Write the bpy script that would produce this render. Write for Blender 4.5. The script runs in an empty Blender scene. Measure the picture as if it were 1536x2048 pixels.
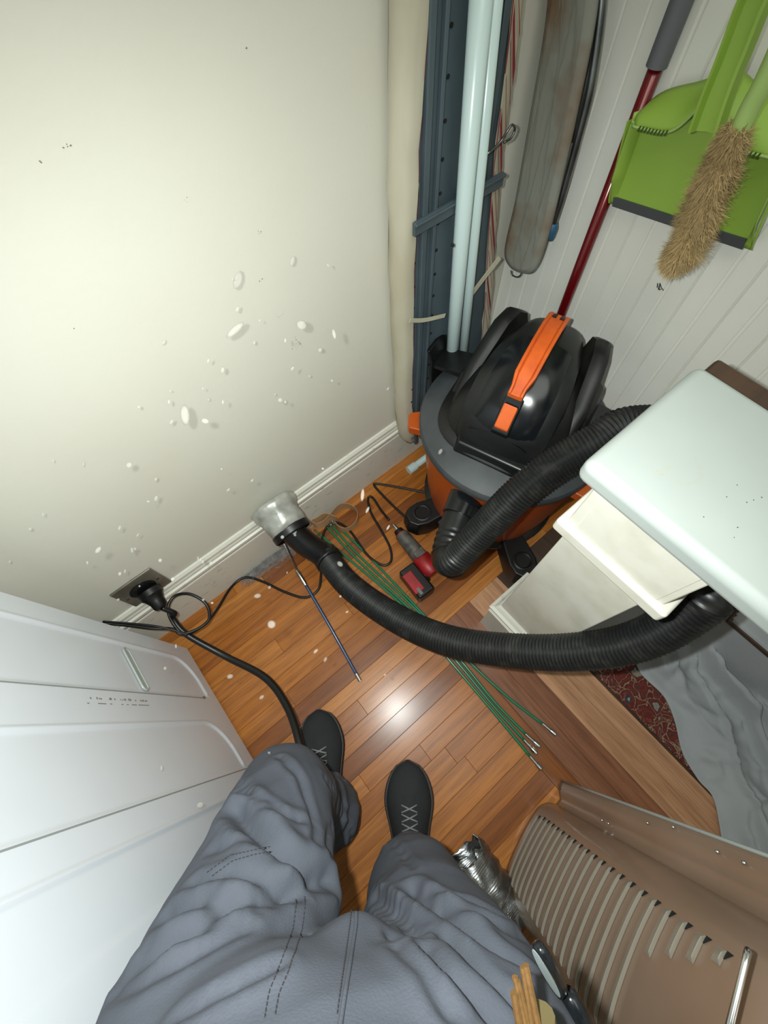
import bpy, bmesh, math, random
from mathutils import Vector, Matrix, noise
from mathutils.bvhtree import BVHTree
random.seed(7)
S = bpy.context.scene
C = S.collection
H = 1.4            # camera height above the floor, metres

# ------------------------------------------------------------------ camera
F = 868.476        # focal length in pixels of the 1536 x 2048 frame
CX = Vector((.77155, -.63459, -.04446)); CY = Vector((-.5899, -.68808, -.42253)); CZ = CX.cross(CY)
CX.normalize(); CZ = CX.cross(CY).normalized(); CY = CZ.cross(CX)
if CZ.z > 0: CZ = -CZ
cam = bpy.data.objects.new('camera', bpy.data.cameras.new('camera')); C.objects.link(cam)
cam.data.sensor_fit = 'HORIZONTAL'; cam.data.sensor_width = 36; cam.data.lens = 36*F/1536
cam.data.clip_start = .01
mw = Matrix((CX, -CY, -CZ)).transposed().to_4x4(); mw.translation = (0, 0, H)
cam.matrix_world = mw
S.camera = cam

# ------------------------------------------------------------------ light
w = bpy.data.worlds.new('world'); S.world = w; w.use_nodes = True
w.node_tree.nodes['Background'].inputs[0].default_value = (.62, .68, .66, 1)
w.node_tree.nodes['Background'].inputs[1].default_value = .25
S.view_settings.view_transform = 'Standard'; S.view_settings.look = 'None'
S.view_settings.gamma = 1; S.view_settings.use_curve_mapping = False
S.view_settings.exposure = 0.0
def lamp(name, kind, loc, energy, color, **k):
    l = bpy.data.lights.new(name, kind); l.energy = energy; l.color = color
    for a, b in k.items(): setattr(l, a, b)
    o = bpy.data.objects.new(name, l); o.location = loc; C.objects.link(o); return o
FL = Vector((-.022, .05, 1.405))
fo_ = lamp('phone_flash_light', 'SPOT', FL, 46, (.94, 1, .97), shadow_soft_size=.008, spot_size=math.radians(152), spot_blend=1.0)
AIM = (CX*((725-768)/F) + CY*((1210-1024)/F) + CZ).normalized()
fo_.rotation_euler = AIM.to_track_quat('-Z', 'Y').to_euler()
lamp('added_ceiling_fill', 'AREA', (.25, -.25, 2.36), 11, (.97, 1, .93), shape='DISK', size=1.2)  # unseen area light added overhead as ambient fill

# ------------------------------------------------------------------ helpers
def ray(u, v): return CX*((u-768)/F) + CY*((v-1024)/F) + CZ
def px(u, v, z=None, x=None, y=None):
    d = ray(u, v)
    t = (z-H)/d.z if z is not None else x/d.x if x is not None else y/d.y
    return Vector((0, 0, H)) + d*t
def tag(o, label=None, cat=None, group=None, kind=None):
    if label: o['label'] = label
    if cat: o['category'] = cat
    if group: o['group'] = group
    if kind: o['kind'] = kind
    return o
def link(name, me, mat, parent=None, smooth=False):
    o = bpy.data.objects.new(name, me); C.objects.link(o)
    if mat:
        me.materials.clear()
        for m in (mat if isinstance(mat, (list, tuple)) else [mat]): me.materials.append(m)
    if parent: o.parent = parent
    if smooth: me.polygons.foreach_set('use_smooth', [True]*len(me.polygons))
    return o
def empty(name, loc, label, cat, group=None, rz=0):
    o = bpy.data.objects.new(name, None); o.location = loc; o.rotation_euler.z = rz; o.empty_display_size = .05
    C.objects.link(o); return tag(o, label, cat, group)
class MB:
    def __init__(s): s.v = []; s.f = []; s.m = []
    def add(s, vs, fs, mi=0):
        n = len(s.v); s.v += [tuple(v) for v in vs]; s.f += [tuple(i+n for i in f) for f in fs]; s.m += [mi]*len(fs); return s
    def box(s, a, b, mi=0, M=None):
        x0, y0, z0 = a; x1, y1, z1 = b
        vs = [Vector(p) for p in ((x0,y0,z0),(x1,y0,z0),(x1,y1,z0),(x0,y1,z0),(x0,y0,z1),(x1,y0,z1),(x1,y1,z1),(x0,y1,z1))]
        if M: vs = [M@p for p in vs]
        return s.add(vs, [(0,3,2,1),(4,5,6,7),(0,1,5,4),(1,2,6,5),(2,3,7,6),(3,0,4,7)], mi)
    def loft(s, rings, caps=True, closed=True, mi=0):
        n = len(rings[0]); vs = [p for r in rings for p in r]; fs = []
        for i in range(len(rings)-1):
            for j in range(n if closed else n-1):
                k = (j+1) % n
                fs.append((i*n+j, i*n+k, (i+1)*n+k, (i+1)*n+j))
        if caps and closed: fs += [tuple(reversed(range(n))), tuple((len(rings)-1)*n+j for j in range(n))]
        return s.add(vs, fs, mi)
    def tube(s, pts, r, n=10, mi=0, caps=True):
        pts = [Vector(p) for p in pts]; m = len(pts); rad = r if callable(r) else (lambda t: r)
        rings = []; up = None
        for i, p in enumerate(pts):
            t = (pts[min(i+1, m-1)]-pts[max(i-1, 0)]).normalized()
            if up is None: up = t.orthogonal().normalized()
            up = (up - t*up.dot(t)).normalized(); sd = t.cross(up)
            R = rad(i/(m-1)) if m > 1 else rad(0)
            rings.append([p+up*(R*math.cos(2*math.pi*j/n))+sd*(R*math.sin(2*math.pi*j/n)) for j in range(n)])
        return s.loft(rings, caps, True, mi)
    def lathe(s, prof, n=32, M=None, mi=0, caps=True):
        rings = []
        for r, z in prof:
            q = [Vector((r*math.cos(2*math.pi*j/n), r*math.sin(2*math.pi*j/n), z)) for j in range(n)]
            rings.append([M@p for p in q] if M else q)
        return s.loft(rings, caps, True, mi)
    def prism(s, poly, z0, z1, M=None, mi=0):
        a = [Vector((p[0], p[1], z0)) for p in poly]; b = [Vector((p[0], p[1], z1)) for p in poly]
        if M: a = [M@p for p in a]; b = [M@p for p in b]
        return s.loft([a, b], True, True, mi)
    def sphere(s, c, r, n=10, M=None, mi=0):
        R = r if isinstance(r, (tuple, list)) else (r, r, r); rings = []
        for i in range(n+1):
            th = math.pi*(i/n)*.998+.001
            q = [Vector((R[0]*math.sin(th)*math.cos(2*math.pi*j/(2*n)), R[1]*math.sin(th)*math.sin(2*math.pi*j/(2*n)), -R[2]*math.cos(th))) for j in range(2*n)]
            if M: q = [M@p for p in q]
            rings.append([p+Vector(c) for p in q])
        return s.loft(rings, True, True, mi)
    def mesh(s, name):
        me = bpy.data.meshes.new(name); me.from_pydata(s.v, [], s.f)
        if any(s.m): me.polygons.foreach_set('material_index', s.m)
        me.update(); return me
    def build(s, name, mat, parent=None, smooth=False, bevel=0, seg=2, sub=0, auto=None):
        me = s.mesh(name)
        bm = bmesh.new(); bm.from_mesh(me); bmesh.ops.recalc_face_normals(bm, faces=bm.faces); bm.to_mesh(me); bm.free()
        o = link(name, me, mat, parent, smooth or bevel > 0 or sub > 0)
        if bevel:
            b = o.modifiers.new('bevel', 'BEVEL'); b.width = bevel; b.segments = seg; b.limit_method = 'ANGLE'; b.angle_limit = .6
            b.harden_normals = True
        if sub: m = o.modifiers.new('sub', 'SUBSURF'); m.levels = m.render_levels = sub
        if auto:
            me.set_sharp_from_angle(angle=auto)
        return o
def spl(pts, k=8):
    P = [Vector(p) for p in pts]; P = [P[0]*2-P[1]]+P+[P[-1]*2-P[-2]]; out = []
    for i in range(1, len(P)-2):
        a, b, c, d = P[i-1:i+3]
        for j in range(k):
            t = j/k
            out.append(.5*((2*b)+(c-a)*t+(2*a-5*b+4*c-d)*t*t+(3*b-a-3*c+d)*t**3))
    out.append(P[-2]); return out
def resample(pts, step):
    out = [pts[0]]; acc = 0
    for a, b in zip(pts, pts[1:]):
        L = (b-a).length
        while acc+L >= step:
            t = (step-acc)/L; a = a.lerp(b, t); L = (b-a).length; acc = 0; out.append(a)
        acc += L
    return out

# ------------------------------------------------------------------ materials
def col(h):
    if isinstance(h, str):
        h = [int(h[i:i+2], 16)/255 for i in (0, 2, 4)]
        h = [c/12.92 if c <= .04045 else ((c+.055)/1.055)**2.4 for c in h]
    return (*h, 1)
def mat(name, c, rough=.5, metal=0, c2=None, scale=8, stretch=(1,1,1), detail=4, bump=0, bscale=60, lo=.35, hi=.65, coat=0, trans=0, alpha=1, spec=.5, sss=0, obj=False):
    m = bpy.data.materials.new(name); m.use_nodes = True; nt = m.node_tree; N = nt.nodes; L = nt.links
    b = N['Principled BSDF']
    b.inputs['Base Color'].default_value = col(c); b.inputs['Roughness'].default_value = rough; b.inputs['Metallic'].default_value = metal
    b.inputs['Coat Weight'].default_value = coat; b.inputs['Coat Roughness'].default_value = .15
    b.inputs['Transmission Weight'].default_value = trans; b.inputs['Alpha'].default_value = alpha
    b.inputs['Specular IOR Level'].default_value = spec
    tc = N.new('ShaderNodeTexCoord'); mp = N.new('ShaderNodeMapping'); mp.inputs['Scale'].default_value = stretch
    L.new(tc.outputs['Object'], mp.inputs[0])
    if c2:
        n = N.new('ShaderNodeTexNoise'); n.inputs['Scale'].default_value = scale; n.inputs['Detail'].default_value = detail
        L.new(mp.outputs[0], n.inputs[0])
        r = N.new('ShaderNodeValToRGB'); r.color_ramp.elements[0].position = lo; r.color_ramp.elements[1].position = hi
        r.color_ramp.elements[0].color = col(c); r.color_ramp.elements[1].color = col(c2)
        L.new(n.outputs[0], r.inputs[0]); L.new(r.outputs[0], b.inputs['Base Color'])
    if bump:
        n = N.new('ShaderNodeTexNoise'); n.inputs['Scale'].default_value = bscale; n.inputs['Detail'].default_value = 3
        L.new(mp.outputs[0], n.inputs[0])
        bp = N.new('ShaderNodeBump'); bp.inputs['Strength'].default_value = bump; bp.inputs['Distance'].default_value = .002
        L.new(n.outputs[0], bp.inputs['Height']); L.new(bp.outputs[0], b.inputs['Normal'])
    return m
M = {}
M['wall'] = mat('cream_wall_paint', 'd2d0c4', .55, c2='cac7b8', scale=2.2, lo=.3, hi=.8, bump=.12, bscale=90)
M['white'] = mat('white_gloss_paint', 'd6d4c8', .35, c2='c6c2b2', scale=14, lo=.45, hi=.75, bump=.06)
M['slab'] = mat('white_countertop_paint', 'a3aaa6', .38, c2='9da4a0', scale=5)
M['bead'] = mat('white_beadboard_paint', 'e6e6de', .4, c2='dcdcd2', scale=3, bump=.05)
M['dirty'] = mat('worn_baseboard_paint', 'd2d0c4', .45, c2='948e80', scale=34, detail=6, lo=.62, hi=.85, stretch=(1,1,2), bump=.1)
M['ceil'] = mat('ceiling_paint', 'd0cec4', .8)
M['black'] = mat('black_plastic', '0d0e0f', .36, c2='191b1c', scale=9, lo=.45, hi=.8)
M['gloss'] = mat('glossy_black_plastic', '0c0e10', .2, c2='14171a', scale=6)
M['dusty'] = mat('dusty_black_plastic', '0e0f10', .42, c2='262523', scale=7, detail=7, lo=.5, hi=.9)
M['rim'] = mat('dusty_grey_lid_plastic', '35393c', .55, c2='55595a', scale=6, detail=6, lo=.4, hi=.8)
M['orange'] = mat('orange_tank_plastic', 'b4500f', .36, c2='a3440c', scale=5, coat=.2)
M['orange2'] = mat('orange_handle_plastic', 'dc6420', .45, c2='c8551a', scale=22)
M['hose'] = mat('black_hose_plastic', '1c1d1d', .4, c2='32312e', scale=40, lo=.5, hi=.8, stretch=(1,1,1))
M['rubber'] = mat('black_rubber_cord', '0c0d0d', .4)
M['chrome'] = mat('polished_steel', 'c8cccc', .2, 1)
M['steel'] = mat('grey_steel', '8d9192', .38, 1, c2='6b6f70', scale=20)
M['green'] = mat('green_fibreglass_rod', '0e6b48', .35, coat=.4)
M['blue'] = mat('blue_fibreglass_rod', '16395f', .35, coat=.4)
M['tape'] = mat('silver_duct_tape', 'bcbdb6', .32, .3, c2='96978f', scale=24, bump=.5, bscale=40)
M['foil'] = mat('crumpled_aluminium_foil', 'b8bcbd', .36, 1, bump=.5, bscale=70)
M['card'] = mat('brown_cardboard', 'b8926a', .8, c2='a5825c', scale=12)
M['red'] = mat('red_tool_plastic', 'a3161c', .45, c2='7c1418', scale=30)
M['dgrey'] = mat('grey_tool_metal', '4a4846', .45, .4, c2='6c6862', scale=40)
M['lime'] = mat('lime_green_plastic', '93b548', .5, c2='8cad42', scale=5)
M['limedark'] = mat('dark_green_slot', '3c5218', .7)
M['lime2'] = mat('pale_green_plastic', '9cb86a', .45)
M['lipgrey'] = mat('grey_rubber_lip', '4d5152', .6)
M['broomred'] = mat('dark_red_metal_pole', '6c0a12', .25, .3, coat=.6)
M['grip'] = mat('grey_rubber_grip', '62646a', .6)
M['cream'] = mat('cream_cotton_cover', 'bdb8a4', .85, c2='aaa38d', scale=9, bump=.5, bscale=30, stretch=(1,1,.35))
M['quilt'] = mat('stained_grey_ironing_cover', '85867c', .85, c2='735a42', scale=7, detail=4, lo=.48, hi=.66, bump=.5, bscale=24)
M['under'] = mat('blue_grey_enamelled_steel', '525f66', .42, .15, c2='465258', scale=6)
M['tubew'] = mat('pale_enamelled_tube', 'c3d6d4', .3, coat=.3)
M['redtrim'] = mat('red_stripe_cotton', '7a1424', .85)
M['bluecap'] = mat('blue_rubber_cap', '2c5a78', .5)
M['washer'] = mat('white_appliance_enamel', 'd2d6dc', .3, c2='ccd0d6', scale=3)
M['appl_dark'] = mat('dark_seam', '8a8d8c', .6)
M['panel'] = mat('brown_beige_enamelled_steel', '86705f', .24, .1, c2='907a6a', scale=5)
M['louver'] = mat('lit_panel_louver', '969084', .3, .1)  # panel colour made lighter, for blade slopes that catch the flash
M['dark'] = mat('dark_slot', '0e0d0c', .8)
M['slot_shade'] = mat('shaded_louver_gap', '5a4f47', .6)
M['plate'] = mat('tarnished_metal_plate', '7d786c', .4, .3, c2='5c574c', scale=16)
M['pants'] = mat('grey_blue_twill_trousers', '4a4e58', .85, c2='454952', scale=4, bump=.25, bscale=420)
M['stitch'] = mat('dark_thread', '2c2a2a', .9)
M['shoe'] = mat('black_suede_shoe', '17191b', .85, c2='202325', scale=12, bump=.4, bscale=200)
M['sole'] = mat('black_rubber_sole', '101112', .6)
M['lace'] = mat('grey_shoelace', '7c7f80', .9)
M['skin'] = mat('skin', 'a8765a', .5)
M['shirt'] = mat('navy_cotton_shirt', '2c3440', .9)
M['hair'] = mat('dark_brown_hair', '1e1612', .7)
M['cloth'] = mat('grey_drop_cloth', 'a6aaad', .9, c2='9a9fa2', scale=5, bump=.3, bscale=220)
M['darkwood'] = mat('dark_stained_wood', '3a2a20', .45, c2='4a3527', scale=9, stretch=(1,6,6))
M['lint'] = mat('grey_dryer_lint', '6d6a68', .95, c2='86817e', scale=60)
M['bristle'] = mat('tan_lambswool', 'a58c60', .95, c2='8a7250', scale=30)
M['stick'] = mat('pale_wooden_stick', '6b4c24', .7, c2='5a3f1c', scale=30, stretch=(6,6,1))
M['tan'] = mat('tan_wrap', '5c5030', .8)
M['scuff'] = mat('grey_scuff', '76756a', .9)
M['pencil'] = mat('black_pencil', '2c2e2a', .9)
M['glass'] = mat('pale_lens', 'd4e2e0', .2)
M['fleck'] = mat('floating_lint_fleck', 'dcd8d0', .9, alpha=.16)
M['brass'] = mat('brass', '8c7a3c', .3, 1)
M['phone'] = mat('phone_glass', '0c0c0e', .2)

def wood(name, shades, gs=1.0, rough=.5, coat=.4):
    m = bpy.data.materials.new(name); m.use_nodes = True; nt = m.node_tree; N = nt.nodes; L = nt.links; b = N['Principled BSDF']
    oi = N.new('ShaderNodeObjectInfo'); tc = N.new('ShaderNodeTexCoord')
    add = N.new('ShaderNodeVectorMath'); add.operation = 'ADD'
    sc = N.new('ShaderNodeVectorMath'); sc.operation = 'SCALE'; sc.inputs['Scale'].default_value = 37
    cb = N.new('ShaderNodeCombineXYZ')
    for i in range(3): L.new(oi.outputs['Random'], cb.inputs[i])
    L.new(cb.outputs[0], sc.inputs[0]); L.new(tc.outputs['Object'], add.inputs[0]); L.new(sc.outputs[0], add.inputs[1])
    mp = N.new('ShaderNodeMapping'); mp.inputs['Scale'].default_value = (1.6*gs, 26*gs, 10); L.new(add.outputs[0], mp.inputs[0])
    n1 = N.new('ShaderNodeTexNoise'); n1.inputs['Scale'].default_value = 2.2; n1.inputs['Detail'].default_value = 5; n1.inputs['Distortion'].default_value = .6
    L.new(mp.outputs[0], n1.inputs[0])
    mp2 = N.new('ShaderNodeMapping'); mp2.inputs['Scale'].default_value = (9, 190, 10); L.new(add.outputs[0], mp2.inputs[0])
    n2 = N.new('ShaderNodeTexNoise'); n2.inputs['Scale'].default_value = 1.5; n2.inputs['Detail'].default_value = 3; L.new(mp2.outputs[0], n2.inputs[0])
    r = N.new('ShaderNodeValToRGB'); els = r.color_ramp.elements
    els[0].position = 0; els[0].color = col(shades[0]); els[1].position = 1; els[1].color = col(shades[-1])
    for i, s in enumerate(shades[1:-1]): e = els.new((i+1)/(len(shades)-1)); e.color = col(s)
    L.new(oi.outputs['Random'], r.inputs[0])
    g = N.new('ShaderNodeValToRGB'); g.color_ramp.elements[0].position = .3; g.color_ramp.elements[1].position = .62
    g.color_ramp.elements[0].color = (.5, .43, .38, 1); g.color_ramp.elements[1].color = (1, 1, 1, 1); L.new(n1.outputs[0], g.inputs[0])
    g2 = N.new('ShaderNodeValToRGB'); g2.color_ramp.elements[0].position = .34; g2.color_ramp.elements[1].position = .5
    g2.color_ramp.elements[0].color = (.62, .55, .5, 1); g2.color_ramp.elements[1].color = (1, 1, 1, 1); L.new(n2.outputs[0], g2.inputs[0])
    mx = N.new('ShaderNodeMix'); mx.data_type = 'RGBA'; mx.blend_type = 'MULTIPLY'; mx.inputs[0].default_value = .75
    L.new(r.outputs[0], mx.inputs[6]); L.new(g.outputs[0], mx.inputs[7])
    mx2 = N.new('ShaderNodeMix'); mx2.data_type = 'RGBA'; mx2.blend_type = 'MULTIPLY'; mx2.inputs[0].default_value = .6
    L.new(mx.outputs[2], mx2.inputs[6]); L.new(g2.outputs[0], mx2.inputs[7]); L.new(mx2.outputs[2], b.inputs['Base Color'])
    b.inputs['Roughness'].default_value = rough; b.inputs['Coat Weight'].default_value = coat; b.inputs['Coat Roughness'].default_value = .23; b.inputs['Specular IOR Level'].default_value = .3
    bp = N.new('ShaderNodeBump'); bp.inputs['Strength'].default_value = .22; bp.inputs['Distance'].default_value = .001
    L.new(n2.outputs[0], bp.inputs['Height']); L.new(bp.outputs[0], b.inputs['Normal'])
    return m
M['plank'] = wood('oak_floor_planks', ['80460f', 'a05e1c', 'b06c24', 'a2601e', 'ba7834', 'aa682a'])
M['border'] = wood('oak_border_planks', ['84543a', '8e5e40', '7c4e34'], .8)
M['border2'] = wood('pale_oak_border_planks', ['c0906a', 'c89a78', 'b48660'], .5)

# ------------------------------------------------------------------ the room shell
YW, XW = .683, .95          # left wall and back wall planes
YR, XB = -1.25, -1.05       # right wall and the wall behind the photographer
def struct(o, label=None): o['kind'] = 'structure'; return o
fl = struct(MB().box((XB, YR, -.03), (XW, YW, -.0105)).build('floor', M['darkwood']))
struct(MB().box((XB, YR, 2.4), (XW, YW, 2.45)).build('ceiling', M['ceil']))
wl = struct(MB().box((XB, YW, -.03), (XW+.05, YW+.05, 2.45)).build('wall_left', M['wall']))
wb = struct(MB().box((XW, YR-.05, -.03), (XW+.05, YW, 2.45)).build('wall_back', M['bead']))
struct(MB().box((XB, YR-.05, -.03), (XW, YR, 2.45)).build('wall_right', M['wall']))
struct(MB().box((XB-.05, YR-.05, -.03), (XB, YW+.05, 2.45)).build('wall_front', M['wall']))
# planks of the floor, each one a part
def plank(x0, x1, y0, y1, along, m):
    g = .0002; L = (x1-x0 if along == 'x' else y1-y0)-2*g; W = (y1-y0 if along == 'x' else x1-x0)-2*g; b = .0006; z = random.uniform(-.0003, .0003)
    a = [(-L/2, -W/2), (L/2, -W/2), (L/2, W/2), (-L/2, W/2)]; t = [(-L/2+b, -W/2+b), (L/2-b, -W/2+b), (L/2-b, W/2-b), (-L/2+b, W/2-b)]
    mb = MB(); mb.loft([[Vector((*p, -.01)) for p in a], [Vector((*p, z-b)) for p in a], [Vector((*p, z)) for p in t]])
    o = link('plank', mb.mesh('plank'), m, fl); o.location = ((x0+x1)/2, (y0+y1)/2, 0)
    if along == 'y': o.rotation_euler.z = math.pi/2
PW = .0511; y = YW; k = 0
while y > YR:
    y0 = max(y-PW, YR); x = XB - random.uniform(0, .6); xe = XW if y0 > .09 else .2
    while x < xe:
        L = random.choice([.45, .6, .8, 1.0, 1.3]); a, b = max(x, XB), min(x+L, xe)
        if b-a > .02 and not (xe-b < .08 and b < xe): plank(a, b, y0, y, 'x', M['plank'])
        elif b < xe and xe-b < .08: b = xe; plank(a, b, y0, y, 'x', M['plank']); x = xe; continue
        x += L
    y = y0
    if y0 > .09: ytop = y0
bx = [.2, .253, .314, .374, .436, .5]
for i in range(5):
    yy = ytop
    while yy > YR:
        L = random.uniform(1.1, 1.6) if i > 2 else random.uniform(.7, 1.2); y0 = yy-L
        if y0 < YR+.1: y0 = YR
        plank(bx[i], bx[i+1], y0, yy, 'y', M['border2'] if i > 2 else M['plank'] if i == 0 else M['border']); yy = y0
# the room beyond the threshold: darker boards under the rug
yy = ytop; x = .5
while x < XW:
    plank(x, min(x+.056, XW), YR, yy, 'y', M['darkwood']); x += .056

# beadboard: each board with a V groove at its edges and a bead down its middle
bw = .084
def board_mesh():
    h = bw/2; g = .0028; c = .0055
    pr = [(-h, -.001), (-h+g, -c), (-.0042, -c), (-.0032, -.0034), (0, -.0028), (.0032, -.0034), (.0042, -c), (h-g, -c), (h, -.001)]
    mb = MB(); lo = [Vector((q[1], q[0], 0)) for q in pr]; hi = [Vector((q[1], q[0], 2.4)) for q in pr]
    mb.loft([lo, hi], caps=False, closed=False); return mb.mesh('beadboard')
bmsh = board_mesh(); bmsh.materials.append(M['bead'])
yc = .056+bw/2+bw*7
while yc-bw/2 > YR-.01:
    o = bpy.data.objects.new('beadboard', bmsh); o.location = (XW, yc, 0); C.objects.link(o); o.parent = wb; yc -= bw

def molding(name, a, b, nrm, m, parent=None):
    a = Vector(a); b = Vector(b); nrm = Vector(nrm)
    prof = [(0, 0), (.016, 0), (.016, .172), (.0135, .176), (.0165, .182), (.0185, .19), (.0185, .2), (.012, .203), (.013, .212), (.0105, .218), (.0105, .228), (.005, .236), (0, .237)]
    mb = MB(); mb.loft([[a+nrm*p+Vector((0, 0, h)) for p, h in prof], [b+nrm*p+Vector((0, 0, h)) for p, h in prof]])
    return mb.build(name, m, parent)
struct(molding('baseboard_left', (XB, YW, 0), (XW, YW, 0), (0, -1, 0), M['dirty']))
struct(molding('baseboard_back', (XW-.006, YR, 0), (XW-.006, YW, 0), (-1, 0, 0), M['bead']))

# the end of the half wall with its baseboard, its ledge and the block above
px0, px1, py0, py1 = .369, .498, -.11, .038
hw = struct(MB().box((px0, py0, 0), (px1, py1, .775)).build('trim_1', M['white'], bevel=.003))
tag(hw, 'white end of a half wall beside the doorway')
bprof = [(.014, 0), (.014, .165), (.017, .172), (.009, .178), (.009, .19), (.018, .2), (.02, .212), (.012, .217), (.006, .226), (0, .232)]
mb = MB(); rings = []
for d, h in bprof:
    rings.append([Vector((px0-d, py0-d, h)), Vector((px1, py0-d, h)), Vector((px1, py1+d, h)), Vector((px0-d, py1+d, h))])
mb.loft(rings, caps=True); mb.build('corner_baseboard', M['dirty'], hw)
mb = MB(); mb.box((px0-.022, py0-.024, .765), (px1+.02, py1+.02, .795)); mb.build('ledge', M['white'], hw, bevel=.006, seg=3)
mb = MB(); mb.box((px0-.012, py0-.01, .795), (px1, py1+.008, .905)); mb.build('upper_block', M['white'], hw, bevel=.003)
mb = MB(); mb.box((px0-.0135, py0+.0, .797), (px0-.0115, py1-.008, .903)); mb.build('face_panel', M['white'], hw, bevel=.001)

# long white countertop on the half wall
ct = empty('countertop', (.35, .07, .9), 'long white painted countertop with rounded edge and faint ring stains', 'countertop')
inv = ct.matrix_basis.inverted()
def child(o): o.matrix_parent_inverse = Matrix.Translation(-Vector(o.parent.location)) if o.parent.rotation_euler.z == 0 else o.parent.matrix_basis.inverted(); return o
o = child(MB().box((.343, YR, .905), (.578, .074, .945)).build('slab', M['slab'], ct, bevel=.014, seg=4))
o = child(MB().box((.5, YR, .889), (.655, .068, .905)).build('backing_board', M['darkwood'], ct, bevel=.006)); tag(o, 'dark wood board under the far edge')
# ring stains and specks on the countertop as thin deposits
def decal(name, parent, pts, m, h=.0004):
    mb = MB()
    for c, n, r in pts:
        n = Vector(n); u = n.orthogonal().normalized(); v = n.cross(u); k = 7
        ring = [Vector(c)+n*h+(u*math.cos(2*math.pi*j/k)+v*math.sin(2*math.pi*j/k))*r*random.uniform(.5, 1.2) for j in range(k)]
        mb.add(ring, [tuple(range(k))])
    o = mb.build(name, m, parent); return o
up = (0, 0, 1); ss = []
for a in range(-60, 100, 5):
    if random.random() < .7:
        c = px(1365, 935, z=.945); r = .021
        ss.append(((c.x+r*math.cos(math.radians(a-110)), c.y+r*math.sin(math.radians(a-110)), .945), up, random.uniform(.0004, .001)))
for u, v in [(1310,945),(1315,940),(1322,947),(1330,938),(1335,932),(1338,940),(1325,950),(1316,949),(1392,914)]: ss.append((px(u, v, z=.945), up, .0013))
o = child(decal('ring_stain', ct, ss, mat('tan_stain', 'aaa58c', .8))); tag(o, 'faint tan ring stains', kind='stuff')
o = child(decal('speck', ct, [(px(u, v, z=.945), up, .0008) for u, v in [(1474,970),(1493,1005),(1507,1000),(1453,994),(1475,1055),(1468,1075),(1407,1034),(1523,995)]], M['pencil']))
tag(o, 'small dark specks', kind='stuff')
# brass hook under the counter
mb = MB(); a = px(1205, 968, z=.88); mb.tube(spl([a+Vector((.03, -.005, .027)), a+Vector((.012, 0, .012)), a, a+Vector((-.006, .004, -.006)), a+Vector((-.004, .01, .002))], 5), .0022, 8)
hk = mb.build('hook', M['brass'], ct, smooth=True); child(hk)

# scuffs and pencil mark
sc = []
for u, v, n, s in [(595,690,14,12),(590,672,5,10),(558,632,6,10),(135,293,5,7),(147,656,2,2),(516,465,5,8),(82,322,4,5),(600,685,6,5),(372,398,3,6),(524,560,4,8),(112,1090,2,3),(492,96,1,1)]:
    for _ in range(n): sc.append((px(u+random.gauss(0, s*.5), v+random.gauss(0, s*.35), y=YW), (0, -1, 0), random.uniform(.0003, .0014)))
decal('scuff_marks', wl, sc, M['scuff'])['kind'] = 'stuff'
mb = MB()
for st in [[(1314,575),(1315,566),(1317,579),(1320,566)], [(1320,566),(1318,580)], [(1320,567),(1323,576)], [(1319,580),(1324,577),(1327,581)]]:
    mb.tube([px(u, v, x=XW-.0062) for u, v in st], .0009, 5)
mb.build('pencil_mark', M['pencil'], wb)

# ------------------------------------------------------------------ outlet, plug and cords
a, b_ = px(217, 1190, y=YW), px(345, 1160, y=YW)
ox, oz = -.342, .292
out = empty('wall_outlet', (ox, YW, oz), 'tarnished square metal dryer outlet plate on the cream wall above the baseboard', 'outlet')
child(MB().box((ox-.057, YW-.007, oz-.06), (ox+.057, YW, oz+.06)).build('plate', M['plate'], out, bevel=.004))
R = Matrix.Translation((ox, YW, oz)) @ Matrix.Rotation(math.pi/2, 4, 'X')
child(MB().lathe([(.034, .004), (.034, .009), (.03, .011)], 28, R).build('socket', M['black'], out, auto=.5))
for sx, sz in ((-.044, 0), (.044, 0)):
    child(MB().lathe([(.004, .006), (.004, .0085), (.002, .009)], 10, Matrix.Translation((ox+sx, YW, oz+sz)) @ Matrix.Rotation(math.pi/2, 4, 'X')).build('screw', M['steel'], out))
pg = empty('dryer_plug', (ox, YW-.03, oz-.02), 'black moulded dryer plug seated in the metal outlet with thick black cord', 'plug')
mb = MB(); mb.lathe([(.026, .011), (.031, .014), (.031, .03), (.026, .036), (.02, .05), (.018, .066), (.013, .072)], 24, Matrix.Translation((ox+.005, YW, oz-.012)) @ Matrix.Rotation(math.pi/2+.35, 4, 'X'))
child(mb.build('plug_body', M['rubber'], pg, auto=.6))
pe = Vector((ox+.005, YW-.068, oz-.036))
path = spl([pe, pe+Vector((.012, -.02, -.03)), px(345, 1235, z=.2), px(372, 1268, z=.17), px(450, 1312, z=.12), px(530, 1355, z=.13), px(575, 1415, z=.17), px(600, 1490, z=.22), px(603, 1530, z=.2), px(560, 1600, z=.1), Vector((-.33, .03, .05)), Vector((-.396, .02, .1))], 8)
mb = MB(); mb.tube(path, lambda t: .0066+.0036*min(1, t*2.2), 14); child(mb.build('cord', M['rubber'], pg, smooth=True))

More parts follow.
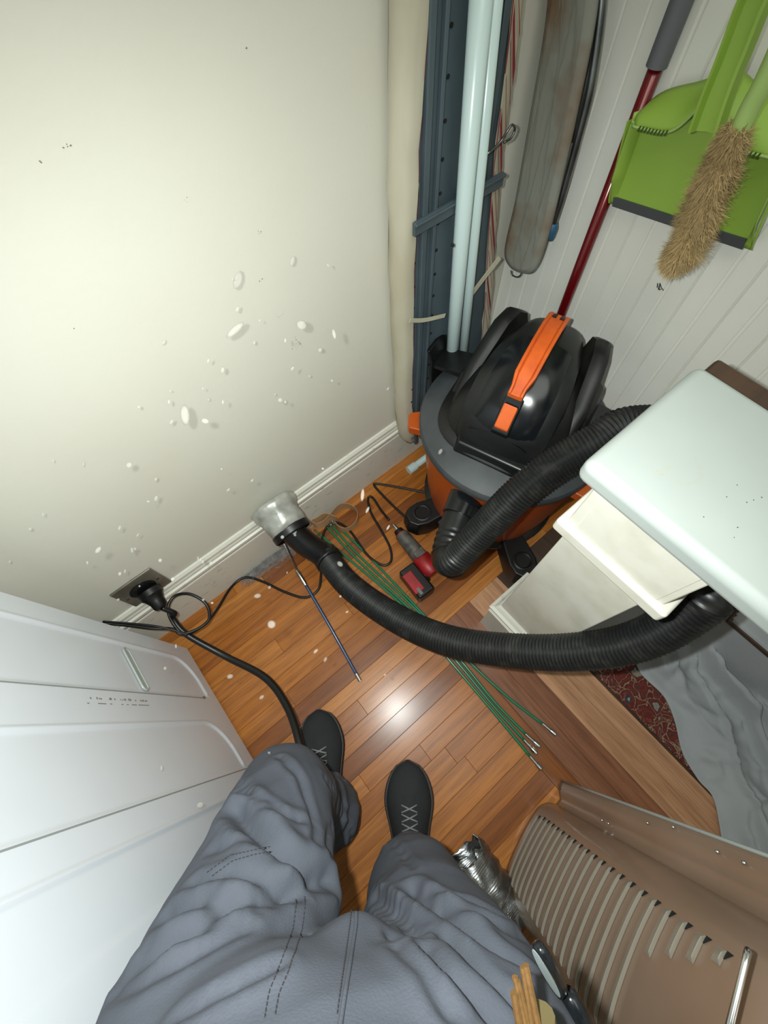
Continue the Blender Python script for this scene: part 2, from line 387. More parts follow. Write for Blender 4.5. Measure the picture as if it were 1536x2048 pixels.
def cord(name, pts, r, label, cat='cord', m='rubber', k=8):
    mb = MB(); mb.tube(spl(pts, k), r, 10); o = mb.build(name, M[m], None, smooth=True); return tag(o, label, cat)
lo = [px(u, v, z=z) for u, v, z in [(205,1246,.26),(250,1250,.24),(300,1256,.22),(345,1258,.2),(362,1268,.19),(395,1258,.18),(418,1238,.18),(412,1208,.2),(380,1188,.22),(350,1192,.22),(336,1215,.22),(345,1245,.2),(370,1268,.18),(405,1252,.14),(432,1222,.08),(462,1175,.02),(490,1155,.008),(525,1163,.006),(570,1184,.006),(610,1195,.006),(636,1180,.006),(642,1150,.006),(642,1100,.006),(650,1060,.006),(672,1045,.006),(700,1062,.006),(735,1110,.006),(765,1130,.006),(782,1122,.006),(780,1095,.006),(762,1060,.006),(742,1025,.006),(736,998,.006),(745,995,.008),(762,1020,.012),(778,1040,.022)]]
cord('power_cord', lo, .0042, 'thin black power cord looping below the outlet and across the floor to the drill')
cord('power_cord', [px(u, v, z=z) for u, v, z in [(206,1243,.265),(250,1246,.25),(310,1252,.23),(352,1262,.21),(375,1270,.2)]], .0028, 'short thin black cord running just above it from behind the washer to the plug')

# ------------------------------------------------------------------ washer side
WX = -.406
wz = lambda u, v: px(u, v, x=WX)
wm = empty('washing_machine', (WX-.3, .27, 0), 'white washing machine with stamped side panel at the left edge', 'washing machine')
y0, y1, z1 = -.032, .578, 1.08
def sdf(y, z, a, b, c, r):   # recess between y=a..b above z=c, with rounded lower corner on the b side
    qx = max(y-(b-r), 0); qz = max((c+r)-z, 0); e = math.hypot(qx, qz)-r
    return max(e, a-y, ) if (y > b-r and z < c+r) else max(a-y, y-b, c-z)
def hgt(y, z):
    h = 0
    for a, b, c, r, st in [(.39, .527, .07, .09, 0), (.17, .312, .1, .1, 0), (.03, .12, .1, .08, 0)]:
        d = sdf(y, z, a, b, c, r)
        h += .0035*math.exp(-((d)/.0035)**2) if y > a+.01 else 0
        if d < 0: h -= .0025*min(1, -d/.006)
    return h
ys = []; y = y0
while y < y1: ys.append(y); y += .0032
ys.append(y1)
zs = []; z = .012
while z < .35: zs.append(z); z += .0045
while z < z1: zs.append(z); z += .03
zs.append(z1)
# recessed oval grip
gc = (px(250, 1303, x=WX)+px(293, 1373, x=WX))/2; gy, gz = gc.y, gc.z
mb = MB(); vs = []; fs = []
for z in zs:
    for y in ys: vs.append((WX+hgt(y, z), y, z))
n = len(ys)
for i in range(len(zs)-1):
    for j in range(n-1): fs.append((i*n+j, i*n+j+1, (i+1)*n+j+1, (i+1)*n+j))
mb.add(vs, fs); child(mb.build('side_panel', M['washer'], wm, smooth=True))
child(MB().box((WX-.6, y0, .012), (WX-.004, y1, z1)).build('cabinet', M['washer'], wm, bevel=.004))
child(MB().box((WX-.605, y0-.02, z1), (WX+.002, y1+.002, z1+.03)).build('top', M['washer'], wm, bevel=.008))
for q in ((y0+.05, -.05), (y1-.05, -.05), (y0+.05, -.55), (y1-.05, -.55)):
    child(MB().lathe([(.018, 0), (.018, .008), (.01, .012)], 12, Matrix.Translation((WX+q[1], q[0], 0))).build('foot', M['rubber'], wm))
def stad(L, r, n=10):
    return [(L+r*math.cos(t), r*math.sin(t)) for t in [math.pi*(-.5+i/n) for i in range(n+1)]]+[(-L+r*math.cos(t), r*math.sin(t)) for t in [math.pi*(.5+i/n) for i in range(n+1)]]
G = Matrix(((0, 0, 1, WX), (1, 0, 0, gy), (0, 1, 0, gz), (0, 0, 0, 1)))
mb = MB()
rings = [[G@Vector((a, b, h)) for a, b in stad(.046, r)] for r, h in [(.0135, -.001), (.013, .0022), (.011, .0028), (.009, .001), (.0085, -.001)]]
mb.loft(rings, caps=False); child(mb.build('grip_rim', M['slab'], wm, smooth=True))
mb = MB(); mb.loft([[G@Vector((a, b, h)) for a, b in stad(.046, r)] for r, h in [(.0088, -.0012), (.0088, .0004), (.006, .0006)]]); child(mb.build('grip_insert', M['slab'], wm, smooth=True, auto=.5))
mb = MB(); mb.loft([[G@Vector((a, b, h)) for a, b in stad(.0465, r)] for r, h in [(.0102, -.001), (.0102, .0003), (.0088, .0003)]]); child(mb.build('grip_gap', M['appl_dark'], wm))
for yy in (.388, .168):
    child(MB().box((WX-.004, yy-.0012, .1), (WX+.0006, yy+.0012, z1)).build('seam', M['appl_dark'], wm))
mb = MB()
for i in range(34):   # two rows of worn illegible print running up the panel
    z = .42+i*.0058
    if random.random() < .9-.02*i:
        mb.box((WX-.001, .366, z), (WX+.0006-.0, .366+random.uniform(.002, .005), z+random.uniform(.002, .005)))
    if random.random() < .95-.02*i: mb.box((WX-.001, .356, z), (WX+.0006, .3575, z+.0055))
child(mb.build('printed_marks', M['scuff'], wm))
mb = MB().box((WX-.002, .386, .103), (WX+.003, .392, .113)); child(mb.build('clip', M['plate'], wm))

# ------------------------------------------------------------------ ironing board on the left wall
ib = empty('ironing_board', (.69, .62, 0), 'large cream padded ironing board standing in the corner, blue grey steel underside out', 'ironing board')
yU = .632
# outline in x-z
def outline(d=0):
    L = [(.565, .15), (.552, .3), (.546, .55), (.547, .9), (.562, 1.17), (.6, 1.36), (.65, 1.46)]
    Rr = [(.7, 1.46), (.742, 1.3), (.768, 1.13), (.792, .85), (.85, .5), (.862, .3), (.85, .15)]
    pts = spl([(a, 0, b) for a, b in L+Rr], 6); c = Vector((.69, 0, .7)); out = []
    n = len(pts)
    for i, p in enumerate(pts):
        t = (pts[(i+1) % n]-pts[i-1]).normalized(); nn = Vector((t.z, 0, -t.x))
        if nn.dot(p-c) < 0: nn = -nn
        out.append(p+nn*d)
    return out
def oring(d, y): return [Vector((p.x, y+.0, max(p.z, .12))) for p in outline(d)]
child(MB().loft([oring(0, yU+.012), oring(0, yU)]).build('steel_top', M['under'], ib))
# padded cover wraps round the edge
rs = []
for i, (d, yy) in enumerate([(-.019, yU-.003), (.0, yU-.005), (.01, yU), (.02, yU+.014), (.022, yU+.03), (.012, yU+.044), (-.02, yU+.048)]):
    r = oring(d, yy)
    rs.append([p+Vector((noise.noise(p*14+Vector((i, 0, 0)))*.005+noise.noise(Vector((i*3, p.z*45, 0)))*.003, noise.noise(p*17)*.005, noise.noise(p*11)*.004)) for p in r])
child(MB().loft(rs, caps=False).build('padded_cover', M['cream'], ib, smooth=True))
child(MB().loft([oring(-.01, yU+.046), oring(-.01, yU+.04)]).build('pad', M['cream'], ib))
# red striped hem along the edge
o1, o2 = oring(-.019, yU-.006), oring(-.0206, yU-.0055); n = len(o1)
mb = MB(); mb.add(o1+o2, [(j, j+1, n+j+1, n+j) for j in range(n-1) if (j % 7) != 0]); child(mb.build('hem_stripe', M['redtrim'], ib))
mbs = MB(); ra, rb2 = oring(-.0185, yU-.0075), oring(.0005, yU-.0085)
for k in range(44, 66):
    w_ = (.5, .14, .14)[k % 3]
    if k+3 < len(ra): mbs.add([ra[k], ra[k].lerp(ra[k+1], w_), rb2[k+2].lerp(rb2[k+3], w_), rb2[k+2]], [(0, 1, 2, 3)])
child(mbs.build('red_stripes', M['redtrim'], ib))
# long ribs, cross braces, rivets
for xx, ww in ((.585, .014), (.612, .009), (.735, .016)):
    mb = MB(); mb.box((xx-ww/2, yU-.01, .13), (xx+ww/2, yU+.001, 1.32)); child(mb.build('rib', M['under'], ib, bevel=.003))
for zc in (.88,):
    for dz in (0,):
        mb = MB(); mb.box((.552, yU-.016, zc-.013), (.79, yU-.008, zc+.013)); mb.box((.552, yU-.021, zc+.006), (.79, yU-.012, zc+.012)); child(mb.build('cross_brace', M['under'], ib, bevel=.002))
mb = MB()
for xx in (.566, .628, .72):
    z = .25
    while z < 1.15: mb.lathe([(.0035, 0), (.0035, .001)], 8, Matrix.Translation((xx, yU-.0002, z)) @ Matrix.Rotation(math.pi/2, 4, 'X')); z += .055
child(mb.build('perforation', M['dark'], ib))['kind'] = 'stuff'
# legs: two pale tubes, foot tube on the floor
lt = px(955+8, 0, y=.6); lb = px(907, 700, y=.61)
d = (lb-lt).normalized()
la = lt-d*.22; lbb = lb+d*.33
child(MB().tube([la, Vector((lbb.x, lbb.y, .04))], .0165, 18).build('leg', M['tubew'], ib, smooth=True))
rt_, rb_ = px(990, 0, y=.61), px(929, 700, y=.616); d2 = (rb_-rt_).normalized()
e2 = rt_-d2*.22; f2 = rb_+d2*.33
child(MB().tube([e2, Vector((f2.x, f2.y, .04))], .0125, 18).build('leg', M['tubew'], ib, smooth=True))
a = px(815, 934, z=.018); a.y = .612
child(MB().tube([Vector((a.x+.02, .608, .018)), Vector((a.x+.36, .608, .018))], .0125, 16).build('foot_tube', M['tubew'], ib, smooth=True))
child(MB().tube([Vector((a.x-.008, .608, .018)), Vector((a.x-.005, .608, .018)), Vector((a.x+.026, .608, .018))], .0165, 16).build('foot_cap', M['tubew'], ib, smooth=True, auto=.8))
s = px(908, 492, y=.57); child(MB().sphere(s+Vector((0, .004, 0)), .0035, 6).build('rivet', M['dark'], ib))
# ties of the cover
def strap(name, pts, wd, m, parent, up=(0, 0, 1)):
    P = spl(pts, 6); U = Vector(up); mb = MB(); rings = []
    for i, p in enumerate(P):
        t = (P[min(i+1, len(P)-1)]-P[max(i-1, 0)]).normalized(); q = (U-t*U.dot(t)).normalized(); nn = t.cross(q)*.0008
        rings.append([p+q*wd/2+nn, p-q*wd/2+nn, p-q*wd/2-nn, p+q*wd/2-nn])
    mb.loft(rings); return mb.build(name, m, parent)
child(strap('strap', [px(820, 641, y=yU-.018), px(850, 640, y=yU-.02), px(890, 631, y=yU-.024)], .01, M['cream'], ib))
child(strap('strap', [px(935, 600, y=yU-.02), px(965, 560, y=yU-.024), px(1000, 515, y=.6)], .014, M['cream'], ib))
wp = [px(975, 308, y=yU-.03), px(1000, 285, y=yU-.03), px(1015, 262, y=yU-.035), px(1024, 250, y=yU-.035), px(1030, 258, y=yU-.03), px(1022, 276, y=yU-.03), px(1008, 285, y=yU-.03)]
child(MB().tube(spl(wp, 6), .0022, 8).build('wire_hook', M['steel'], ib, smooth=True))

# ------------------------------------------------------------------ narrow ironing board hung nose down
nb = empty('narrow_ironing_board', (.88, .6, .64), 'narrow ironing board with stained grey quilted cover hanging nose down against the white boards', 'ironing board')
x2 = .87
def nbring(d, x):
    L = [px(u, v, x=x2) for u, v in [(1092,-160),(1094,-60),(1084,60),(1056,230),(1027,400),(1006,500),(1016,535)]]
    Rr = [px(u, v, x=x2) for u, v in [(1042,549),(1066,540),(1090,470),(1118,350),(1150,200),(1176,60),(1190,-60),(1202,-160)]]
    P = spl(L+Rr, 6); c = sum(P, Vector())/len(P); out = []; n = len(P)
    for i, p in enumerate(P):
        t = (P[(i+1) % n]-P[i-1]).normalized(); nn = Vector((0, t.z, -t.y))
        if nn.dot(p-c) < 0: nn = -nn
        out.append(Vector((x, p.y, p.z))+nn*d)
    return out
rs = [nbring(d, x2+dx) for d, dx in [(-.012, .02), (.0, .018), (.002, .01), (-.002, .003), (-.012, 0)]]
mb = MB(); mb.loft(rs, caps=False)
child(mb.build('cover', M['quilt'], nb, smooth=True))
# front face as a grid with quilting seams
P = nbring(-.0115, x2); half = len(P)//2; A = P[:half]; B = list(reversed(P[half:])); m_ = min(len(A), len(B)); vs = []; q = 26
for i in range(m_):
    a, b = A[int(i*(len(A)-1)/(m_-1))], B[int(i*(len(B)-1)/(m_-1))]
    for j in range(q+1):
        p = a.lerp(b, j/q); s1 = abs(math.sin((p.y+p.z)*38)); s2 = abs(math.sin((p.y-p.z*.9)*38))
        p.x += .0016*(math.exp(-(s1/.12)**2)+math.exp(-(s2/.12)**2))*(.5+.5*noise.noise(p*20))+noise.noise(p*25)*.0015
        vs.append(p)
mb = MB(); mb.add(vs, [(i*(q+1)+j, i*(q+1)+j+1, (i+1)*(q+1)+j+1, (i+1)*(q+1)+j) for i in range(m_-1) for j in range(q)])
child(mb.build('quilted_top', M['quilt'], nb, smooth=True))
for j0 in range(-40, 60, 11):
    for sl in (.62, -.5):
        L_ = [vs[i*(q+1)+int(j0+i*sl+(30 if sl < 0 else 0))]+Vector((-.0012, 0, 0)) for i in range(m_) if 1 < j0+i*sl+(30 if sl < 0 else 0) < q-1]
        if len(L_) > 4: child(MB().tube(L_, .0006, 5).build('quilting_stitch', M['scuff'], nb))
mb = MB(); mb.loft([[p+Vector((.022, 0, 0)) for p in nbring(-.02, x2)], [p+Vector((.016, 0, 0)) for p in nbring(-.012, x2)]]); child(mb.build('backing', M['under'], nb))
child(MB().tube(spl([px(u, v, x=x2+.012) for u, v in [(1022,541),(1024,550),(1034,554),(1041,550),(1043,543)]], 4), .0016, 8).build('wire_loop', M['steel'], nb, smooth=True))
lg = [px(u, v, x=x2+.03) for u, v in [(1207,-150),(1206,-60),(1202,20),(1190,120),(1176,200),(1150,300),(1122,400),(1104,455)]]
child(MB().tube(spl(lg, 6), .0075, 14).build('folded_leg', M['steel'], nb, smooth=True))
lg2 = [p+Vector((.012, .004, .0)) for p in [px(u, v, x=x2+.03) for u, v in [(1196,-150),(1194,0),(1178,120),(1140,290)]]]
child(MB().tube(spl(lg2, 6), .005, 12).build('inner_leg', M['steel'], nb, smooth=True))
cp = [px(1108, 445, x=x2+.03), px(1103, 458, x=x2+.03), px(1100, 480, x=x2+.03)]
child(MB().tube(spl(cp, 5), lambda t: .009+.0045*math.sin(math.pi*min(1, t*1.1)) if t < .95 else .006, 14).build('foot_cap', M['bluecap'], nb, smooth=True))

# ------------------------------------------------------------------ broom
xb = .925
br = empty('broom', (xb, .463, 0), 'dark red metal pole with grey rubber grip leaning on the white boards behind the vacuum', 'broom')
p1, p2, p3 = px(1118, 640, x=xb), px(1313, 132, x=xb), px(1376, -30, x=xb)
dd = (p2-p1).normalized()
child(MB().tube([p1-dd*(p1.z-.1)/dd.z, p2+dd*.05], .0118, 18).build('pole', M['broomred'], br, smooth=True))
child(MB().tube([p2, p2+dd*.004, p2+dd*.02, p3, p3+dd*.12], lambda t: .0165, 20).build('grip', M['grip'], br, smooth=True, auto=.8))
bb = p1-dd*(p1.z-.1)/dd.z
mb = MB(); mb.box((bb.x-.02, bb.y-.1, .07), (bb.x+.015, bb.y+.1, .11)); child(mb.build('broom_head', M['black'], br, bevel=.008))
mb = MB()
for i in range(60):
    x = bb.x+random.uniform(-.016, .012); y = bb.y-.095+i*.19/59; mb.tube([(x, y, .075), (x+random.uniform(-.005, .003), y+random.uniform(-.004, .004), .002)], .0015, 4)
o = child(mb.build('bristles', M['rubber'], br)); o['kind'] = 'stuff'

# ------------------------------------------------------------------ dustpan hanging flat on the boards
xd = .905
dp = empty('dustpan', (.93, .3, .85), 'lime green long handled dustpan with grey rubber lip hanging on the white boards', 'dustpan')
def D(u, v, x=None): return px(u, v, x=x or xd)
# floor of the pan: polygon close to the wall; rear hood standing proud
TL = D(1258, 262); BL = D(1207, 415, .9); BR = D(1487, 510, .9); 
lipd = (BR-BL).normalized(); upd = Vector((0, -lipd.z, lipd.y)); 
if upd.z < 0: upd = -upd
Wd = (BR-BL).length
def L2(u, v, w): return Vector((.925-w, 0, 0))+Vector((0, BL.y, BL.z))+lipd*u+upd*v   # w = distance from the wall side
Lh = .15
mb = MB(); NU, NV = 28, 20; vs = []
def side(v): return .012*(v/Lh)      # pan narrows slightly
def dep(u, v):
    e = min(u, Wd-u)/Wd; wall = .028*max(0, 1-e/.035)*min(1, v/.05)
    back = .036*max(0, (v-(Lh-.015))/.015)
    return .003+max(wall, 0)+0
for i in range(NV+1):
    v = Lh*i/NV
    for j in range(NU+1):
        s = j/NU; u = side(v)+(Wd-2*side(v))*s
        vs.append(L2(u, v, dep(s*Wd, v)))
mb.add(vs, [(i*(NU+1)+j, i*(NU+1)+j+1, (i+1)*(NU+1)+j+1, (i+1)*(NU+1)+j) for i in range(NV) for j in range(NU)])
pan = mb.build('pan', M['lime'], dp, smooth=True, auto=.7); sm = pan.modifiers.new('solid', 'SOLIDIFY'); sm.thickness = .0022; child(pan)
# side walls
for s0 in (0, 1):
    mb = MB(); rings = []
    for i in range(NV+1):
        v = Lh*.93*i/NV; u = side(v) if s0 == 0 else Wd-side(v); hgt_ = .006+.034*min(1, (v/Lh))**.7; dx = -.0035 if s0 == 0 else .0035
        rings.append([L2(u, v, 0), L2(u+dx, v, hgt_), L2(u+dx*.2, v, hgt_), L2(u-dx*.6, v, .001)])
    mb.loft(rings); child(mb.build('side_wall', M['lime'], dp, smooth=True, auto=.7))
# hood over the rear: front edge curve (comb teeth), rising to the handle in the middle, rounded back outline
mid = Wd*.5
def hood_front(s):      # v of the hood's front edge
    c = abs(s-.5)*2; return .137+.052*math.exp(-((c)/.24)**2)
def hood_back(s):
    c = abs(s-.5)*2; return .139+.05*math.sqrt(max(0, 1-c**2.6))+.018*math.exp(-(c/.3)**2)
mb = MB(); vs = []; NS, NT = 48, 8
for i in range(NT+1):
    t = i/NT
    for j in range(NS+1):
        s = j/NS; u = side(Lh)+(Wd-2*side(Lh))*s; vf, vb = hood_front(s), max(hood_back(s), hood_front(s)+.002)
        v = vf+(vb-vf)*t; w = .042*(1-t**2.2)+.002; w = min(w, .006+.045*math.sqrt(max(0, 1-(abs(s-.5)*2)**8)))
        vs.append(L2(u, v, w))
mb.add(vs, [(i*(NS+1)+j, i*(NS+1)+j+1, (i+1)*(NS+1)+j+1, (i+1)*(NS+1)+j) for i in range(NT) for j in range(NS)])
hd = mb.build('hood', M['lime'], dp, smooth=True); sm = hd.modifiers.new('solid', 'SOLIDIFY'); sm.thickness = .0025; child(hd)
# rolled front edge of the hood and its comb slots
ed = [L2(side(Lh)+(Wd-2*side(Lh))*s/60, hood_front(s/60), .044 if 2 < s < 58 else .03) for s in range(61)]
child(MB().tube(ed, .0022, 8).build('hood_edge', M['lime2'], dp, smooth=True))
for s0 in (.1, .68):
    for k in range(9):
        s = s0+k*.0235; u = side(Lh)+(Wd-2*side(Lh))*s; v = hood_front(s)
        a = L2(u, v-.0035, .0475); b = L2(u+.003, v+.004, .0478); child(MB().tube([a, b], .0013, 5).build('comb_slot', M['limedark'], dp))
# lip
mb = MB(); mb.loft([[L2(.006, .014, .001), L2(.006, -.004, .001), L2(.006, -.004, .005), L2(.006, .014, .0095)], [L2(Wd-.012, .014, .001), L2(Wd-.012, -.004, .001), L2(Wd-.012, -.004, .005), L2(Wd-.012, .014, .0095)]])
child(mb.build('rubber_lip', M['lipgrey'], dp))
# handle: broad channel running up
h0 = [px(1415, 262, x=.87), px(1440, 190, x=.868), px(1478, 95, x=.866), px(1520, -10, x=.864), px(1600, -170, x=.86)]
mb = MB(); rings = []; Hs = spl(h0, 5)
for i, p in enumerate(Hs):
    t = (Hs[min(i+1, len(Hs)-1)]-Hs[max(i-1, 0)]).normalized(); sd = Vector((0, t.z, -t.y)).normalized(); wd = .021-.003*min(1, i/8)
    prof = [(-wd, -.002), (-wd, -.016), (-wd+.004, -.017), (-wd+.007, -.006), (0, -.003), (wd-.007, -.006), (wd-.004, -.017), (wd, -.016), (wd, -.002), (wd, .004), (-wd, .004)]
    rings.append([p+sd*a+Vector((b, 0, 0)) for a, b in prof])
mb.loft(rings); child(mb.build('handle', M['lime'], dp, smooth=True, auto=.6))

# ------------------------------------------------------------------ duster hanging in front of the dustpan
xu = .835
du = empty('duster', (xu, .25, .85), 'tan lambswool duster with pale green handle hanging in front of the dustpan', 'duster')
hp = spl([px(u, v, x=xu) for u, v in [(1478,262),(1500,215),(1530,160),(1575,60),(1620,-60)]], 5)
child(MB().tube(hp, lambda t: .0125, 16).build('handle', M['lime2'], du, smooth=True))
ax = spl([px(u, v, x=xu) for u, v in [(1478,250),(1452,310),(1425,372),(1400,430),(1372,488),(1350,530)]], 6)
core = MB(); core.tube(ax, lambda t: .017*math.sin(math.pi*min(1, (t*.9+.12)))**.4 if t < 1 else .008, 14)
child(core.build('core', M['bristle'], du, smooth=True))
cols = [mat('lambswool_tan', 'b39a6c', .95), mat('lambswool_brown', '7a5c3c', .95), mat('lambswool_cream', 'd2c49c', .95), mat('lambswool_grey', '6c675c', .95)]
mb = MB(); m_ = len(ax)
for i in range(13000):
    t = random.random(); k = min(int(t*(m_-1)), m_-2); p = ax[k].lerp(ax[k+1], t*(m_-1)-k); d = (ax[k+1]-ax[k]).normalized()
    u0 = d.orthogonal().normalized(); a = random.uniform(0, 6.283); u1 = u0*math.cos(a)+d.cross(u0)*math.sin(a)
    env = (.62+.38*min(1, t*3))*(1+.4*noise.noise(Vector((t*7, a*.8, 0))))
    L = random.uniform(.009, .027)*env*(1.05 if t < .92 else .8); s = p+u1*.0165*env
    dr = (u1*.8+d*random.uniform(.1, .9)+Vector((random.gauss(0, .5), random.gauss(0, .5), random.gauss(0, .5)))).normalized()
    e = s+dr*L; wv = d.cross(u1)*.0008; mdp = (s+e)/2+Vector((random.gauss(0, .0015),)*3)
    mi = (0 if random.random() < .6 else 2) if t > .45 else (1 if random.random() < .6 else 2)
    if random.random() < .1 or (t > .93 and random.random() < .5): mi = 3
    mb.add([s-wv, s+wv, mdp+wv*.8, e, mdp-wv*.8], [(0, 1, 2, 3, 4)], mi)
me = mb.mesh('wool'); o = link('wool', me, cols, du); o['kind'] = 'stuff'; child(o)

# ------------------------------------------------------------------ wet and dry vacuum
VC = Vector((.677, .353, 0)); ang = math.atan2(-.33, -.94)
va = empty('wet_dry_vacuum', VC, 'orange and black wet and dry vacuum on casters with orange handle', 'vacuum', rz=ang)
# local frame: +x = front (towards the camera), +y = left of image is -? (local y = +90 deg from front)
T = lambda u, v, z: Vector((u, -v, z))       # u forward, v to image right
mb = MB(); mb.lathe([(.185, .07), (.2, .075), (.212, .16), (.224, .3), (.232, .40), (.236, .432), (.232, .436)], 56); mb.build('tank', M['orange'], va, smooth=True, auto=.6)
mb = MB(); mb.lathe([(.232, .41), (.243, .425), (.247, .436), (.247, .45), (.243, .458), (.232, .462), (.2, .474), (.1, .482)], 56); mb.build('lid_rim', M['rim'], va, smooth=True, auto=.7)
mb = MB(); mb.lathe([(.19, .05), (.215, .052), (.218, .072), (.205, .08), (.18, .08)], 48); mb.build('base_ring', M['black'], va, smooth=True, auto=.6)
# orange carrying tabs on the rim
for aa in (135-199.3, 270-199.3, 315-199.3+0):
    if aa == 315-199.3: continue
    R = Matrix.Rotation(math.radians(aa), 4, 'Z')
    poly = [(.235, -.034), (.272, -.026), (.277, -.018), (.277, .018), (.272, .026), (.235, .034)]
    MB().prism(poly, .402, .431, R).build('carry_tab', M['orange'], va, bevel=.004)
# brand-free decal wedge on the tank front left
mb = MB(); rings = []
for k in range(10):
    a = math.radians(-2-18*k/9)  # toward the image left = +y local
    a = math.radians(8+22*k/9); rr = .2385; zt = .40-.012*k; zb = .17+.02*k if k < 9 else .3
    rings.append([Vector(((rr-(.40-zt)*.1)*math.cos(a), (rr-(.40-zt)*.1)*math.sin(a), zt)), Vector((.2215*math.cos(a), .2215*math.sin(a), max(.2, zb+.06)))])
mb.loft(rings, caps=False, closed=False); mb.build('side_decal', M['black'], va)
# motor head: lofted rounded octagon
def oct_(k, a=.172, b=.178, ex=3.2, fx=0):
    out = []
    for j in range(64):
        t = 2*math.pi*j/64; c, s = math.cos(t), math.sin(t)
        r = (abs(c/a)**ex+abs(s/b)**ex)**(-1/ex)
        ch = 1 if True else 0
        out.append(Vector((r*c*k+fx, r*s*k, 0)))
    return out
def lv(k, z, a=.172, b=.178, ex=3.2, fx=0, dome=0):
    return [p+Vector((0, 0, z+dome*(1-(p.y/.17)**2)-(max(p.x, 0)/.17)**2*dome*1.3)) for p in oct_(k, a, b, ex, fx)]
mb = MB(); mb.loft([lv(1.0, .468), lv(1.02, .482), lv(.98, .49), lv(.9, .496), lv(.86, .515), lv(.8, .55, dome=.004), lv(.68, .58, dome=.006), lv(.5, .598, dome=.008), lv(.3, .605, dome=.008), lv(.08, .608, dome=.006)], caps=True)
mb.build('motor_head', M['dusty'], va, smooth=True, auto=.7)
# raised glossy centre hood sloping to the front
def hood(hw_, zo, uf, ub):
    rings = []
    prof = [(-.15, .655, .62), (-.11, .668, .72), (-.05, .674, .84), (.0, .668, .92), (.045, .65, .98), (.085, .622, 1.0), (.118, .58, 1.0), (.138, .545, .96), (.15, .515, .9), (.16, .49, .85)]
    for u, z, s in prof:
        if not (ub <= u <= uf): continue
        W = hw_*s; n_ = 12; r = []
        for j in range(n_+1):
            q = -1+2*j/n_; r.append(T(u, q*W, z+zo-.022*abs(q)**3.5))
        r.append(T(u-.0, W*1.06, z+zo-.06)); r.append(T(u, -W*1.06, z+zo-.06))
        rings.append(r)
    return rings
MB().loft(hood(.106, -.004, .2, -.2)).build('centre_hood', M['black'], va, smooth=True, auto=.8)
MB().loft(hood(.086, .004, .145, -.06)).build('glossy_cover', M['gloss'], va, smooth=True, auto=.8)
# skirt step in front
MB().loft([[T(.15, -.1, .468), T(.178, -.09, .468), T(.178, .09, .468), T(.15, .1, .468)], [T(.14, -.095, .505), T(.165, -.085, .505), T(.165, .085, .505), T(.14, .095, .505)]]).build('front_skirt', M['black'], va, bevel=.006)
# rear fins and side shoulders
for s in (-1, 1):
    mb = MB()
    rings = []
    for u, vv, zt, th in [(-.185, .085, .575, .02), (-.175, .1, .628, .026), (-.145, .112, .65, .028), (-.1, .122, .645, .028), (-.06, .13, .615, .028), (.0, .137, .585, .026), (.06, .134, .55, .024), (.11, .115, .515, .02)]:
        v0 = s*vv; rings.append([T(u, v0-s*th, .49), T(u, v0-s*th*.7, zt-.004), T(u, v0-s*th*.3, zt), T(u, v0+s*th*.3, zt), T(u, v0+s*th*.6, zt-.006), T(u, v0+s*th, .49)])
    mb.loft(rings); mb.build('shoulder_rib', M['dusty'], va, smooth=True, auto=.7)
    # step on the shoulder
    mb = MB(); mb.loft([[T(-.12, s*.14, .48), T(.03, s*.15, .48), T(.03, s*.178, .48), T(-.12, s*.172, .48)], [T(-.11, s*.14, .58), T(.0, s*.145, .565), T(.0, s*.165, .545), T(-.11, s*.162, .56)]])
    mb.build('shoulder_block', M['dusty'], va, bevel=.008)
    # latch
    mb = MB(); rings = []
    for du_, z, of in [(0, .40, .012), (0, .44, .014), (0, .475, .018), (0, .51, .018), (0, .535, .022), (0, .55, .03)]:
        b = s*(.236+of); u = -.06
        rings.append([T(u-.045, b, z), T(u+.045, b, z), T(u+.043, b+s*.009, z), T(u-.043, b+s*.009, z)])
    mb.loft(rings); mb.build('latch', M['black'], va, bevel=.003)
    mb = MB(); mb.loft([[T(-.1, s*.17, .5), T(-.02, s*.17, .5), T(-.024, s*.262, .49), T(-.096, s*.262, .49)], [T(-.1, s*.17, .515), T(-.02, s*.17, .515), T(-.024, s*.262, .5), T(-.096, s*.262, .5)]]); mb.build('latch_arm', M['black'], va)
# orange handle
hpth = [(-.125, .69), (-.105, .702), (-.06, .708), (-.01, .704), (.03, .694), (.062, .682), (.086, .667), (.1, .654)]
mb = MB(); rings = []
for i, (u, z) in enumerate(hpth):
    W = .0235 if i < 6 else .017
    dz = .0 if i in (0, 7) else .007
    rings.append([T(u, -W, z-.012), T(u, -W, z), T(u, -W*.72, z+.002), T(u, -W*.55, z-dz), T(u, W*.55, z-dz), T(u, W*.72, z+.002), T(u, W, z), T(u, W, z-.012)])
mb.loft(rings); mb.build('handle', M['orange2'], va, bevel=.0025)
for s in (-1, 1):
    MB().loft([[T(-.128, s*.004, .63), T(-.1, s*.004, .63), T(-.1, s*.022, .63), T(-.128, s*.022, .63)], [T(-.124, s*.004, .69), T(-.104, s*.004, .698), T(-.104, s*.022, .698), T(-.124, s*.022, .69)]]).build('handle_post', M['black'], va)
